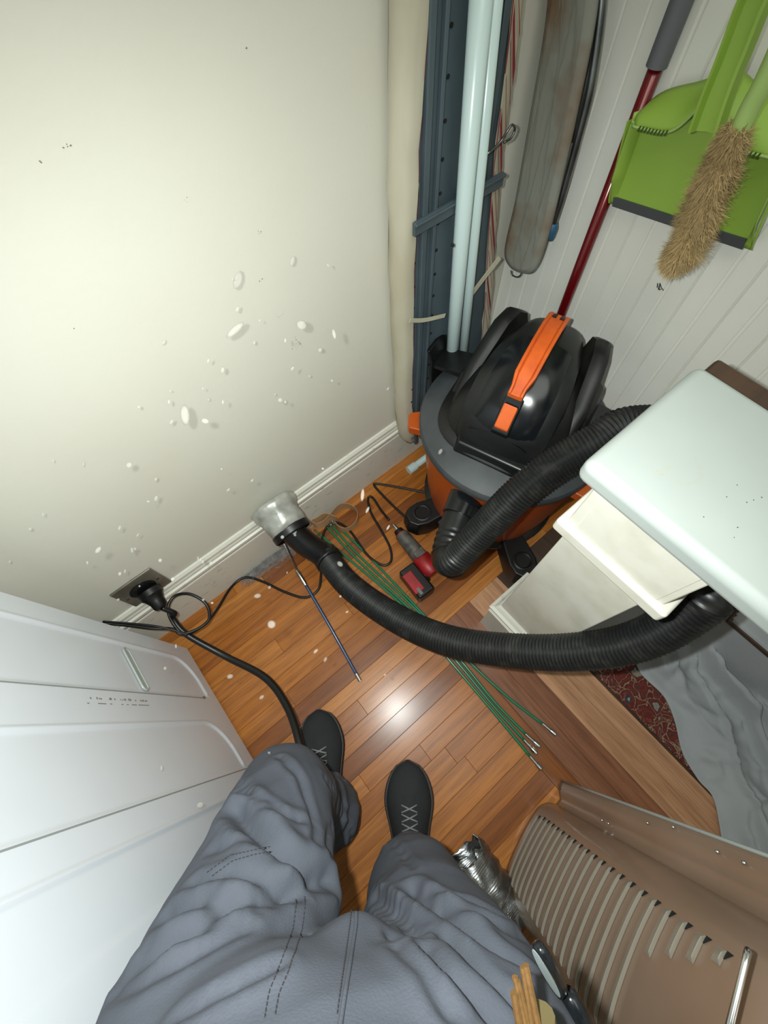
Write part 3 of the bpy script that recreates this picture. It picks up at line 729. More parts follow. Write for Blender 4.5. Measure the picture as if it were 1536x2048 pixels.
# switch
def on_slope(u): 
    pr = [(-.05, .678), (.0, .672), (.045, .654), (.085, .626), (.118, .584), (.138, .549)]
    for (a, za), (b, zb) in zip(pr, pr[1:]):
        if a <= u <= b: return za+(zb-za)*(u-a)/(b-a)
for nm, mt, W, u0, u1, h in (('switch_frame', 'gloss', .021, .082, .134, .011), ('switch', 'orange2', .0165, .096, .129, .017)):
    a, b = on_slope(u0), on_slope(u1)
    MB().loft([[T(u0, -W, a-.01), T(u0, W, a-.01), T(u1, W, b-.01), T(u1, -W, b-.01)], [T(u0+h*.6, -W, a+h), T(u0+h*.6, W, a+h), T(u1+h*.6, W, b+h), T(u1+h*.6, -W, b+h)]]).build(nm, M[mt], va, bevel=.003)
# casters
vi = Matrix.Rotation(-ang, 4, 'Z') @ Matrix.Translation(-VC)
def caster(cx, cy):
    c = vi @ Vector((cx, cy, 0)); a = math.atan2(c.y, c.x); R = Matrix.Translation((c.x, c.y, 0)) @ Matrix.Rotation(a, 4, 'Z')
    poly = [(1.22*a_, 1.22*b_) for a_, b_ in [(-.09, -.028), (.01, -.04), (.04, -.034), (.058, -.014), (.058, .014), (.04, .034), (.01, .04), (-.09, .028)]]
    k = MB().loft([[R@Vector((p[0]*1.02, p[1]*1.08, .03)) for p in poly], [R@Vector((p[0], p[1], .07)) for p in poly], [R@Vector((p[0]*.9, p[1]*.86, .096)) for p in poly]]).build('caster_foot', M['black'], va, bevel=.005)
    MB().lathe([(.03, .094), (.03, .099), (.026, .1), (.022, .097), (.02, .092), (.001, .091)], 24, R @ Matrix.Translation((.012, 0, 0))).build('pocket_ring', M['black'], k, smooth=True, auto=.5)
    W = R @ Matrix.Translation((.01, .012, .024)) @ Matrix.Rotation(math.pi/2, 4, 'X')
    MB().lathe([(.018, 0), (.024, .003), (.024, .021), (.018, .024)], 20, W).build('caster_wheel', M['rubber'], k, auto=.5)
caster(.448, .42); caster(.568, .108); caster(.85, .27); caster(.8, .52)
for pts in ([px(u, v, z=.006) for u, v in [(868,992),(850,985),(800,975),(758,968),(748,970),(765,990),(790,1015),(812,1035)]],
            [px(u, v, z=z) for u, v, z in [(1050,1070,.008),(1080,1040,.008),(1120,1000,.01),(1150,975,.02),(1165,965,.06),(1175,955,.12)]]):
    MB().tube([vi @ p for p in spl(pts, 8)], .0042, 10).build('power_cord', M['rubber'], va, smooth=True)
# inlet port on the drum front
iv = lambda p: vi @ Vector(p)
mb = MB(); pp = [px(935, 990, z=.36), px(930, 1005, z=.36), px(921, 1030, z=.355)]
mb.tube([iv(p) for p in pp], lambda t: .047, 24); mb.build('inlet_port', M['gloss'], va, smooth=True, auto=.7)

# ------------------------------------------------------------------ the long hose
hz = [(924,1022,.357),(912,1050,.35),(899,1090,.345),(895,1118,.35)]
HP1 = [px(u, v, z=z) for u, v, z in hz]
HP2 = [px(u, v, z=z) for u, v, z in [(905,1122,.40),(935,1092,.445),(980,1045,.50),(1040,985,.57),(1110,930,.62),(1190,885,.66),(1260,850,.68)]]
HP3 = [Vector((.76, .02, .68)), Vector((.8, -.1, .66)), Vector((.74, -.2, .66)), Vector((.63, -.215, .68))]
HP4 = [px(u, v, z=z) for u, v, z in [(1440,1176,.69),(1400,1210,.665),(1300,1272,.585),(1190,1300,.51),(1050,1303,.42),(900,1282,.33),(790,1235,.26),(700,1172,.2),(650,1112,.165)]]
ho = empty('vacuum_hose', HP1[0], 'long black corrugated hose curving from the vacuum to the taped wall vent', 'hose')
R0 = .0375
path = resample(spl(HP1[-1:]+HP2+HP3+HP4, 14), .0019)
cnt = [0]
mb = MB(); nseg = len(path)
def cr(t):
    i = round(t*(nseg-1)); return R0-.0036*(.5-.5*math.cos(2*math.pi*i/4.0))
mb.tube(path, cr, 20); child(mb.build('corrugated_tube', M['hose'], ho, smooth=True, auto=1.2))
mb = MB(); el = resample(spl(HP1+HP2[:1], 8), .004)
mb.tube(el, lambda t: .041-.0015*math.cos(t*70) if .35 < t < .7 else .041, 24); child(mb.build('elbow_cuff', M['black'], ho, smooth=True))
child(MB().tube([HP1[0]-(HP1[1]-HP1[0]).normalized()*.012, HP1[0]+(HP1[1]-HP1[0]).normalized()*.018], .047, 28).build('locking_collar', M['gloss'], ho, smooth=True, auto=.7))
# cuff at the wall end with rings
vent_a, vent_b = px(543, 1008, y=.668), px(583, 1063, y=.575)
ca = HP4[-1]; cdir = (HP4[-1]-HP4[-2]).normalized()
cf = spl([HP4[-1]-cdir*.03, HP4[-1], (HP4[-1]+vent_b)/2+Vector((-.004, .0, -.002)), vent_b+(vent_a-vent_b)*.1], 14)

mb = MB(); mb.tube(cf, lambda t: (.0395+.003*(math.sin(t*60) > .2)) if t < .42 else .0375, 24); child(mb.build('cuff', M['black'], ho, smooth=True, auto=.9))
# taped wall adapter
ad = empty('taped_vent_adapter', vent_a, 'silver duct taped adapter joining the hose to the wall vent at the baseboard', 'duct adapter')
dv = (vent_b-vent_a).normalized(); mb = MB()
pts = [vent_a+dv*t for t in (0, .004, .016, .028, .036, .048, .07, .092)]; rr = [.066, .07, .07, .067, .061, .0585, .0575, .0565]
mb.tube(pts, lambda t: rr[round(t*7)], 40)
for i, v in enumerate(mb.v):
    v = Vector(v); nn = noise.noise(v*38)*.005+noise.noise(v*90)*.002; ax_ = vent_a+dv*((v-vent_a).dot(dv)); mb.v[i] = tuple(v+(v-ax_).normalized()*nn)
child(mb.build('duct_tape', M['tape'], ad, smooth=True))
e0 = vent_a+dv*.087
mb = MB(); mb.tube([e0, e0+dv*.003, e0+dv*.02, e0+dv*.024], lambda t: .0585 if .1 < t < .9 else .055, 36, caps=False); mb.tube([e0+dv*.024, e0+dv*.02, e0], lambda t: .051, 36, caps=False)
child(mb.build('end_ring', M['black'], ad, smooth=True, auto=.6))
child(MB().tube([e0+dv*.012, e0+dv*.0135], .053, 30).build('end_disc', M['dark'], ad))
q = px(597, 1047, z=.2); child(MB().lathe([(.007, 0), (.006, .001)], 12, Matrix.Translation(e0+dv*.035+Vector((0.004, 0, .0385)))).build('white_dot', M['slab'], ad))

# ------------------------------------------------------------------ blue cleaning rod sticking out of the adapter
r0 = px(561, 1072, z=.13); r1 = px(596, 1145, z=.085); r2 = px(609, 1166, z=.075); r3 = px(716, 1354, z=.01)
rd = empty('blue_rod', r3, 'dark blue flexible rod sticking out of the taped adapter, its tip over the floor', 'cleaning rod')
m1 = r2.lerp(r3, .5)+Vector((.002, .003, 0))
child(MB().tube(spl([r2, m1, r3], 10), .0048, 12).build('shaft', M['blue'], rd, smooth=True))
child(MB().tube([r0-(r1-r0).normalized()*.03, r0, r1], .0038, 10).build('metal_stem', M['chrome'], rd, smooth=True))
child(MB().tube([r1-(r2-r1)*.2, r1, r2, r2+(r3-r2).normalized()*.008], lambda t: .0068 if .2 < t < .9 else .0055, 12).build('connector', M['chrome'], rd, smooth=True, auto=.6))
d = (r3-r2).normalized(); child(MB().tube([r3-d*.012, r3+d*.012], .0062, 12).build('end_ferrule', M['chrome'], rd, auto=.6))

# ------------------------------------------------------------------ green rods on the floor
rods = [
 ([(636,1066),(700,1120),(812,1218),(900,1322),(985,1422),(1062,1515)], (1083,1539), 'lowest green flexible rod, its steel ferrule nearest the louvered cover'),
 ([(652,1052),(715,1120),(830,1228),(915,1325),(985,1410),(1050,1482)], (1074,1508), 'green flexible rod just above the lowest one, its ferrule tip touching the next'),
 ([(662,1050),(722,1115),(845,1232),(925,1325),(990,1405),(1053,1470)], (1080,1494), 'third green flexible rod up, ferrule tip beside its neighbour'),
 ([(668,1046),(735,1110),(862,1245),(945,1330),(1020,1398),(1087,1449)], (1112,1470), 'green flexible rod lying apart, rightmost of the fan of rods')]
for i, (pts, end, lab) in enumerate(rods):
    z = .0048+(.0 if i != 1 else .0)
    P = [px(u, v, z=z) for u, v in pts]; e = px(*end, z=z)
    g = empty('green_rod', P[-1], lab, 'cleaning rod', 'green rods on the floor')
    child(MB().tube(spl(P, 8), .0041, 10).build('shaft', M['green'], g, smooth=True))
    d = (e-P[-1]).normalized(); L = (e-P[-1]).length
    child(MB().tube([P[-1]-d*.004, P[-1]+d*.001, P[-1]+d*L*.48, P[-1]+d*L*.55], lambda t: .0046, 12).build('ferrule', M['chrome'], g, smooth=True, auto=.6))
    child(MB().tube([P[-1]+d*L*.5, P[-1]+d*L*.56, e-d*.002, e], lambda t: .0066 if .2 < t < .95 else .005, 12).build('tip', M['chrome'], g, smooth=True, auto=.6))
    d0 = (P[0]-P[1]).normalized(); child(MB().tube([P[0]-d0*.003, P[0]+d0*.02], .0045, 10).build('ferrule', M['chrome'], g, auto=.6))

# ------------------------------------------------------------------ cardboard curl
cc = px(688, 1022, z=.0)
cb = empty('cardboard_strip', cc, 'curled strip of brown cardboard standing on the floor by the baseboard', 'cardboard')
pts = []
for u, v in [(625,1030),(618,1018),(640,1000),(668,1005),(672,1022),(655,1040),(636,1040)]: pts.append(px(u, v+8, z=0))
ring = [px(u, v, z=0) for u, v in [(712,1020),(716,1035),(705,1058),(683,1064),(665,1052)]]
def ribbon(P, h, name, parent, m):
    P = spl(P, 6); mb = MB(); rings = []
    for i, p in enumerate(P):
        t = (P[min(i+1, len(P)-1)]-P[max(i-1, 0)]).normalized(); nn = Vector((-t.y, t.x, 0)).normalized()*.0007
        hh = h*(1+.1*math.sin(i*.4)); rings.append([p+nn, p+nn+Vector((0, 0, hh)), p-nn+Vector((0, 0, hh)), p-nn])
    mb.loft(rings); return mb.build(name, m, parent)
full = [px(u, v, z=.001) for u, v in [(672,1052),(684,1064),(702,1062),(716,1048),(716,1030),(702,1018),(682,1020),(664,1036),(650,1052),(636,1058)]]
for p in full: p.y = min(p.y, .662)
child(ribbon(full, .042, 'strip', cb, M['card']))
f2 = [px(u, v, z=.001) for u, v in [(636,1058),(626,1050),(634,1040),(654,1038),(676,1044)]]
for p in f2: p.y = min(p.y, .664)
child(ribbon(f2, .046, 'strip_end', cb, M['card']))

# ------------------------------------------------------------------ drill lying on the floor
dr = empty('cordless_drill', px(845, 1120, z=0), 'red and grey cordless drill lying on its side beside the hose elbow', 'drill')
a0 = px(797, 1062, z=.036); a1 = px(838, 1112, z=.036); a2 = px(848, 1128, z=.036); a3 = px(888, 1152, z=.036)
ad_ = (a1-a0).normalized()
child(MB().tube([a0-ad_*.004, a0+ad_*.012, a0+ad_*.016], lambda t: .0185 if t > .3 else .015, 20).build('chuck', M['black'], dr, smooth=True, auto=.6))
child(MB().tube([a0+ad_*.012, a0+ad_*.0165], .0198, 20).build('red_ring', M['red'], dr))
child(MB().tube([a0+ad_*.0165, a0+ad_*.04, a1-ad_*.01, a1+ad_*.012], lambda t: .023+.006*t, 20).build('gearbox', M['dgrey'], dr, smooth=True, auto=.7))
child(MB().tube([a1, a1+ad_*.008, a1+ad_*.062, a1+ad_*.076], lambda t: .032 if .1 < t < .95 else .025, 20).build('motor_housing', M['red'], dr, smooth=True, auto=.8))
child(MB().box((-.012, -.018, -.004), (.012, .018, .008), 0, Matrix.Translation(a1+Vector((0, 0, .028))) @ Matrix.Rotation(math.atan2(ad_.y, ad_.x), 4, 'Z')).build('speed_switch', M['dgrey'], dr, bevel=.002))
bt = px(845, 1170, z=.03); hs = a1+ad_*.032; hdir = (bt-hs); hdir.z = 0; hd_ = hdir.normalized()
sdv = Vector((-hd_.y, hd_.x, 0))
mb = MB(); rings = []
for t, w_, h_ in ((0, .02, .022), (.3, .017, .018), (.7, .017, .018), (1, .024, .022)):
    c = hs.lerp(bt-hd_*.02, t); c.z = .03
    rings.append([c+sdv*(w_*math.cos(q))+Vector((0, 0, h_*math.sin(q))) for q in [2*math.pi*k/14 for k in range(14)]])
mb.loft(rings); child(mb.build('grip', M['black'], dr, smooth=True))
bR = Matrix(((ad_.x, -ad_.y, 0, 0), (ad_.y, ad_.x, 0, 0), (0, 0, 1, 0), (0, 0, 0, 1)))
bc = px(834, 1166, z=.032)
MBt = MB().box((-.058, -.03, -.031), (.052, .03, .03), 0, Matrix.Translation(bc) @ bR); child(MBt.build('battery', M['black'], dr, bevel=.007, seg=3))
child(MB().box((-.04, -.031, .012), (.034, .004, .0315), 0, Matrix.Translation(bc) @ bR).build('battery_trim', M['red'], dr, bevel=.003))
child(MB().box((.02, -.02, .029), (.044, -.01, .0322), 0, Matrix.Translation(bc) @ bR).build('badge', M['steel'], dr))
child(MB().tube([a0-ad_*.03, a0-ad_*.01, a0], lambda t: .0045 if t < .5 else .0075, 10).build('bit', M['chrome'], dr, smooth=True, auto=.6))

# ------------------------------------------------------------------ lint
mb = MB()
for i in range(5200):
    t = random.random(); u = 490+t*115; v = 1148-t*75+random.gauss(0, 9)
    base = px(u+random.gauss(0, 8), v+random.gauss(0, 5), z=0); 
    if base.y > YW-.018: base.y = YW-.018-abs(random.gauss(0, .012))
    h = abs(random.gauss(0, .006))*math.sin(math.pi*min(.95, t+.1))
    p = base+Vector((0, 0, h)); d = Vector((random.gauss(0, 1), random.gauss(0, 1), random.gauss(0, .35))).normalized()*random.uniform(.004, .014)
    q = d.cross(Vector((0, 0, 1))).normalized()*.0006; p2 = p+d; p2.z = max(p2.z, .0006); p.z = max(p.z, .0006); m2 = (p+p2)/2+Vector((random.gauss(0, .002), random.gauss(0, .002), abs(random.gauss(0, .001))))
    mb.add([p-q, p+q, m2+q, p2, m2-q], [(0, 1, 2, 3, 4)])
for i in range(26):
    t = random.random(); b = px(492+t*105, 1146-t*62, z=0); b.y = min(b.y, YW-.03)
    mb.sphere((b.x, b.y, .003), (random.uniform(.01, .024), random.uniform(.006, .014), random.uniform(.003, .006)), 6)
tag(mb.build('lint_drift', M['lint']), 'drift of grey dryer lint on the floor along the baseboard', 'lint', kind='stuff')

# ------------------------------------------------------------------ rug and drop cloth
def rugmat():
    m = bpy.data.materials.new('red_oriental_rug'); m.use_nodes = True; nt = m.node_tree; N = nt.nodes; L = nt.links; b = N['Principled BSDF']; b.inputs['Roughness'].default_value = .95
    tc = N.new('ShaderNodeTexCoord')
    n = N.new('ShaderNodeTexNoise'); n.inputs['Scale'].default_value = 26; n.inputs['Detail'].default_value = 3
    add = N.new('ShaderNodeMixRGB'); add.inputs[0].default_value = .06; L.new(tc.outputs['Object'], n.inputs[0]); L.new(tc.outputs['Object'], add.inputs[1]); L.new(n.outputs['Color'], add.inputs[2])
    v = N.new('ShaderNodeTexVoronoi'); v.inputs['Scale'].default_value = 30; v.feature = 'DISTANCE_TO_EDGE'; L.new(add.outputs[0], v.inputs[0])
    r = N.new('ShaderNodeValToRGB'); e = r.color_ramp.elements; r.color_ramp.interpolation = 'CONSTANT'
    e[0].position = 0; e[0].color = col('857460'); e[1].position = .03; e[1].color = col('5a211a')
    for p, c in ((.17, '6a2a22'), (.27, '34323a'), (.36, '8f8878'), (.44, '6b7472'), (.5, '8a7a66')): q = e.new(p); q.color = col(c)
    L.new(v.outputs['Distance'], r.inputs[0])
    v2 = N.new('ShaderNodeTexVoronoi'); v2.inputs['Scale'].default_value = 46; v2.feature = 'F1'; L.new(add.outputs[0], v2.inputs[0])
    r2 = N.new('ShaderNodeValToRGB'); r2.color_ramp.interpolation = 'CONSTANT'; e = r2.color_ramp.elements
    e[0].position = 0; e[0].color = (1, 1, 1, 1); e[1].position = .13; e[1].color = (0, 0, 0, 1); q = e.new(.36); q.color = (.75, .75, .75, 1); q = e.new(.42); q.color = (0, 0, 0, 1)
    L.new(v2.outputs['Distance'], r2.inputs[0])
    mx = N.new('ShaderNodeMixRGB'); mx.inputs[2].default_value = col('8c7c68'); L.new(r2.outputs[0], mx.inputs[0]); L.new(r.outputs[0], mx.inputs[1])
    n3 = N.new('ShaderNodeTexNoise'); n3.inputs['Scale'].default_value = 7; L.new(tc.outputs['Object'], n3.inputs[0])
    r3 = N.new('ShaderNodeValToRGB'); r3.color_ramp.elements[0].position = .45; r3.color_ramp.elements[1].position = .5; L.new(n3.outputs[0], r3.inputs[0])
    mx2 = N.new('ShaderNodeMixRGB'); L.new(r3.outputs[0], mx2.inputs[0]); L.new(r.outputs[0], mx2.inputs[1]); L.new(mx.outputs[0], mx2.inputs[2])
    L.new(mx2.outputs[0], b.inputs['Base Color'])
    bp = N.new('ShaderNodeBump'); bp.inputs['Strength'].default_value = .4; n4 = N.new('ShaderNodeTexNoise'); n4.inputs['Scale'].default_value = 900; L.new(tc.outputs['Object'], n4.inputs[0]); L.new(n4.outputs[0], bp.inputs['Height']); bp.inputs['Distance'].default_value = .002; L.new(bp.outputs[0], b.inputs['Normal'])
    return m
rug = MB().box((.506, YR+.02, .0006), (.9, -.13, .008)).build('rug', rugmat(), bevel=.002)
tag(rug, 'red oriental patterned rug showing between the threshold and the grey cloth', 'rug')
ch = empty('wooden_chest', (.86, -.8, 0), 'low dark wooden chest beyond the grey cloth, barely visible at the right edge', 'chest')
child(MB().box((.8, -1.2, .009), (.925, -.37, .2)).build('body', M['darkwood'], ch, bevel=.004))
child(MB().box((.795, -1.205, .2), (.926, -.365, .215)).build('lid', M['darkwood'], ch, bevel=.003))

# drop cloth: sheet with folds, from the left outline to beyond the frame
lft = spl([px(u, v, z=.02) for u, v in [(1290,1215),(1268,1262),(1272,1305),(1283,1345),(1330,1392),(1352,1440),(1368,1505),(1400,1560),(1432,1600),(1450,1690),(1470,1760)]], 8)
rgt = spl([px(u, v, z=.04) for u, v in [(1470,1180),(1500,1215),(1560,1290),(1620,1380),(1680,1460),(1740,1560),(1800,1660),(1850,1760),(1900,1860)]], 10)
nL = 90; nW = 80; vs = []
def samp(P, t): k = t*(len(P)-1); i = min(int(k), len(P)-2); return P[i].lerp(P[i+1], k-i)
folds = [(.1, .35, .16, .02), (.3, .42, .03, .05), (.42, .5, .035, .045), (.62, .4, .04, .05), (.8, .5, .035, .05), (.93, .3, .03, .05)]
for i in range(nL+1):
    t = i/nL; a = samp(lft, t); b = samp(rgt, t)
    for j in range(nW+1):
        s = j/nW; p = a.lerp(b, s); z = .012
        for (s0, t0, wd, am) in folds:
            c = s0+.16*math.sin((t-t0)*3.1+s0*5)+.05*noise.noise(Vector((t*3, s0*9, 0))); amp = am*(.35+.65*abs(math.sin(t*4.5+s0*11)))
            z += amp*1.9*max(0, 1-abs(s-c)/(wd*1.6))**1.6
        q = Vector((p.x*6, p.y*6, 0)); z += .02*abs(noise.noise(q))+.006*noise.noise(q*3)
        rg = abs(noise.noise(Vector((s*5+t*2.2, t*1.6, 4.4)))); z += .03*max(0, 1-rg/.12)**1.5*min(1, s*5)
        z += .016*max(0, 1-abs(noise.noise(Vector((p.x*9+3, p.y*7, 2))))*7)+.012*max(0, 1-abs(noise.noise(Vector((p.x*16, p.y*13+5, 7))))*6)
        z *= min(1, .12+s*7)*1.0
        if z < .0095: z = .0095
        p.z = max(z, .0095 if p.x > .5 else .002)+.001
        if p.x > .775 and p.y < -.36: p.z = max(p.z, min(.222, .012+(p.x-.775)*9))
        if p.x > .9: p.x = .9+(p.x-.9)*.1
        vs.append(p)
mb = MB(); mb.add(vs, [(i*(nW+1)+j, i*(nW+1)+j+1, (i+1)*(nW+1)+j+1, (i+1)*(nW+1)+j) for i in range(nL) for j in range(nW)])
dc = mb.build('drop_cloth', M['cloth'], None, smooth=True); sm = dc.modifiers.new('solid', 'SOLIDIFY'); sm.thickness = .0018; sm.offset = 1
sm0 = dc.modifiers.new('smooth', 'SMOOTH'); sm0.factor = .5; sm0.iterations = 3
while dc.modifiers[0].name != 'smooth': dc.modifiers.move(len(dc.modifiers)-1, 0)
tag(dc, 'rumpled grey drop cloth heaped over the rug at the right', 'drop cloth')
# corner of a second blue grey cloth behind the half wall
a = [px(u, v, z=.014) for u, v in [(1150,1272),(1195,1250),(1240,1232),(1330,1205),(1350,1190),(1290,1215),(1200,1262)]]
st = strap('blue_cloth', [Vector((.56, -.155, .014)), Vector((.68, -.2, .018)), Vector((.76, -.24, .016)), Vector((.86, -.29, .014))], .07, M['cloth'], None, up=(.4, -.9, 0))
tag(st, 'flat blue grey cloth strip on the rug just behind the half wall', 'cloth')

# ------------------------------------------------------------------ louvered metal cover
lc = empty('louvered_metal_cover', (.05, -.45, 0), 'brown beige enamelled metal cover with rows of louvers standing upright at lower right', 'metal cover')
prof0 = spl([(.222, -.392, 0), (.2, -.402, 0), (.186, -.418, 0)], 3)+spl([(.17, -.419, 0), (.158, -.405, 0), (.14, -.396, 0), (.12, -.394, 0), (.08, -.4, 0), (.03, -.412, 0), (-.02, -.428, 0), (-.05, -.445, 0), (-.068, -.475, 0), (-.078, -.53, 0), (-.08, -.6, 0)], 5)
HT = .96
def sheet(zs_):
    rings = []
    for z in zs_:
        ln = z/.7; rings.append([Vector((p.x+.024*ln*max(0, min(1, (p.x-.13)/.09)), p.y-.018*ln*max(0, min(1, (p.x-.13)/.09)), z)) for p in prof0])
    return rings
mb = MB(); mb.loft(sheet([.0, .02, .2, .4, .6, .8, HT]), caps=False, closed=False)
o = mb.build('front_sheet', M['panel'], lc, smooth=True); sm = o.modifiers.new('solid', 'SOLIDIFY'); sm.thickness = .0016; child(o)
# pale bead along the flange edge
ed = [r[0] for r in sheet([0, .2, .4, .6, .8, HT])]; child(MB().tube(ed, .0028, 8).build('edge_bead', M['slab'], lc, smooth=True))
face = [p for p in prof0 if -.06 <= p.x <= .122 and p.y < -.39]
def seglen(P): return sum((b-a).length for a, b in zip(P, P[1:]))
def cut(P, xa, xb):
    R_ = [p for p in resample(P, .004) if xb <= p.x <= xa]; return R_
for k in range(25):
    z = .05+k*.0355
    xb_ = -.045
    if k >= 17: xb_ = (.057, .07, .084, .097, .1, .1, .1, .1)[min(k-17, 7)]
    if k > 20: continue
    P = cut(face, .119-.004*(k == 0), xb_)
    if len(P) < 3: continue
    rings = []; nP = len(P); sk = .45
    for i, p in enumerate(P):
        t = (P[min(i+1, nP-1)]-P[max(i-1, 0)]).normalized(); nn = Vector((t.y, -t.x, 0))
        if nn.y < 0: nn = -nn
        e = .0048*min(1, .25+i/1.5, .25+(nP-1-i)/1.5); tw = t*(-.004 if i < 2 else .004 if i > nP-3 else 0)
        rings.append([p+nn*.001+Vector((0, 0, z-.0125)), p+nn*(.001+e)+tw*.0+Vector((0, 0, z+.0035)), p+nn*(.0006+e)+Vector((0, 0, z+.0045)), p+nn*.0005+Vector((0, 0, z+.003))])
    mb = MB(); mb.loft(rings); lo_ = child(mb.build('louver', M['louver'], lc, smooth=True, auto=.5))
    a_, b2_ = P[0], P[min(3, nP-1)]; t = (b2_-a_).normalized(); nn = Vector((t.y, -t.x, 0))
    if nn.y < 0: nn = -nn
    tri = [(a_-t*.001, .004), (P[min(2, nP-1)], .004), (a_-t*.001, .013)]
    mb = MB(); mb.loft([[q+nn*.0004+Vector((0, 0, z+h)) for q, h in tri], [q+nn*.0016+Vector((0, 0, z+h)) for q, h in tri]])
    mb.build('slot_shade', M['dark'], lo_).matrix_parent_inverse = Matrix.Identity(4)  # black wedge on the uncut sheet: shade of the opening as colour
hb = [px(1497, 1900, z=.845), px(1490, 1925, z=.85), px(1462, 2040, z=.85), px(1452, 2085, z=.848)]
child(MB().tube(spl(hb, 5), .0032, 10).build('edge_glint_bar', M['chrome'], lc, smooth=True))  # chrome bar added to draw the bright lit edge of a louver slot
for u, v, z in ((1230,1650,.27),(1248,1655,.3),(1325,1662,.45),(1365,1668,.52),(1442,1702,.63),(1522,1742,.68)):
    P = px(u, v, z=z); fr = min(sheet([z])[0], key=lambda p: (p-P).length); child(MB().sphere(fr+Vector((-.002, .004, 0)), .0028, 5).build('screw_head', M['chrome'], lc))

# ------------------------------------------------------------------ crumpled flexible duct
fo = empty('foil_duct', px(940, 1740, z=0), 'crumpled silver flexible foil duct end on the floor beside the right shoe', 'duct')
c0, c1 = px(925, 1712, z=.062), px(990, 1800, z=.06)
mb = MB(); P = spl([c0, c0.lerp(c1, .5)+Vector((0, 0, .004)), c1, c1+(c1-c0)*.5], 26)
mb.tube(P, lambda t: .058+.0035*math.sin(t*230), 40, caps=False)
for i, v in enumerate(mb.v):
    v = Vector(v); c = P[min(i//40, len(P)-1)]; d = (v-c); edge = max(0, 1-(i//40)/9)
    nn = noise.noise(v*30)*.007+noise.noise(v*85)*.003
    v = v+d.normalized()*nn+(c0-c1).normalized()*edge*noise.noise(v*45)*.03; v.z = max(v.z, .002); mb.v[i] = tuple(v)
o = child(mb.build('foil_wall', M['foil'], fo, smooth=True)); sm = o.modifiers.new('solid', 'SOLIDIFY'); sm.thickness = .0008

# ------------------------------------------------------------------ the person
hdv = Vector((.65, .76, 0)); rtv = Vector((.76, -.65, 0))
PC = Vector((-.245, -.205, .9))
LH, RH = PC-rtv*.105+Vector((0, 0, -.03)), PC+rtv*.105+Vector((0, 0, -.03))
LK, LA = Vector((-.252, .035, .5)), Vector((-.3, -.02, .09))
RK, RA = Vector((-.158, -.215, .49)), Vector((-.2, -.255, .09))
def skin(name, verts, edges, m, root=0, sub=2, parent=None):
    me = bpy.data.meshes.new(name); me.from_pydata([v[0] for v in verts], edges, []); o = bpy.data.objects.new(name, me); C.objects.link(o)
    o.modifiers.new('skin', 'SKIN'); 
    for i, v in enumerate(verts):
        r = v[1]; me.skin_vertices[0].data[i].radius = r if isinstance(r, tuple) else (r, r)
    me.skin_vertices[0].data[root].use_root = True
    s = o.modifiers.new('sub', 'SUBSURF'); s.levels = s.render_levels = sub
    dg = bpy.context.evaluated_depsgraph_get(); dg.update(); ev = o.evaluated_get(dg); me2 = bpy.data.meshes.new_from_object(ev)
    bpy.data.objects.remove(o); o = link(name, me2, m, parent, True); return o
V = []; E = []
def addv(p, r): V.append((tuple(p), r)); return len(V)-1
def chain(pts, start=None):
    prev = start
    for p, r in pts:
        i = addv(p, r)
        if prev is not None: E.append((prev, i))
        prev = i
    return prev
pel = addv(PC, (.12, .1))
UP = Vector((0, 0, 1))
chest = chain([(PC+UP*.14-hdv*.0, (.115, .09)), (PC+UP*.32-hdv*.01, (.125, .1)), (PC+UP*.46-hdv*.02, (.11, .085))], pel)
neck = chain([(PC+UP*.53-hdv*.01, (.055, .055))], chest)
HC = PC+UP*.69+hdv*.03
chain([(PC+UP*.585+hdv*.0, (.055, .06)), (HC-UP*.05+hdv*.012, (.066, .08)), (HC+UP*.04, (.076, .095)), (HC+UP*.11-hdv*.01, (.05, .06))], neck)
for s, hip, kn, an in ((-1, LH, LK, LA), (1, RH, RK, RA)):
    f_ = Vector((.6, .8, 0))
    chain([(hip-UP*.02, .075), (hip.lerp(kn, .5), .068), (kn, .052), (kn.lerp(an, .35), .05), (an+UP*.02, .034), (an-UP*.045+f_*.06, (.032, .028)), (an-UP*.055+f_*.15, (.03, .018))], pel)
hands = []
for s in (-1, 1):
    sh = PC+UP*.5+rtv*(.17*s)-hdv*.02
    el = PC+UP*.27+rtv*(.27*s)+hdv*.02
    wr = Vector((0, 0, 1.47))-hdv*.07+rtv*(.1*s)
    w_ = chain([(sh, .05), (sh.lerp(el, .5), .042), (el, .037), (el.lerp(wr, .5), .035), (wr, (.026, .02))], chest)
    tgt = Vector((0, 0, 1.475))-hdv*.01+rtv*(.075*s)
    pm = chain([(wr.lerp(tgt, .45), (.03, .016)), (tgt, (.032, .014))], w_)
    for k in range(4):
        b = tgt+UP*(.022-.015*k); L = (.028, .033, .031, .024)[k]
        c1_ = b-rtv*(s*.012)+hdv*.03; chain([(b+hdv*.008, .0085), (c1_, .008), (c1_-rtv*(s*L*.7)+hdv*.008, .0075)], pm)
    b = wr.lerp(tgt, .5)+UP*.012; chain([(b-rtv*(s*.02), .009), (b-rtv*(s*.038)+hdv*.02, .008)], pm)
pr = skin('person', V, E, M['skin'])
tag(pr, 'standing person seen from their own viewpoint in grey trousers and black shoes, left knee bent', 'person')
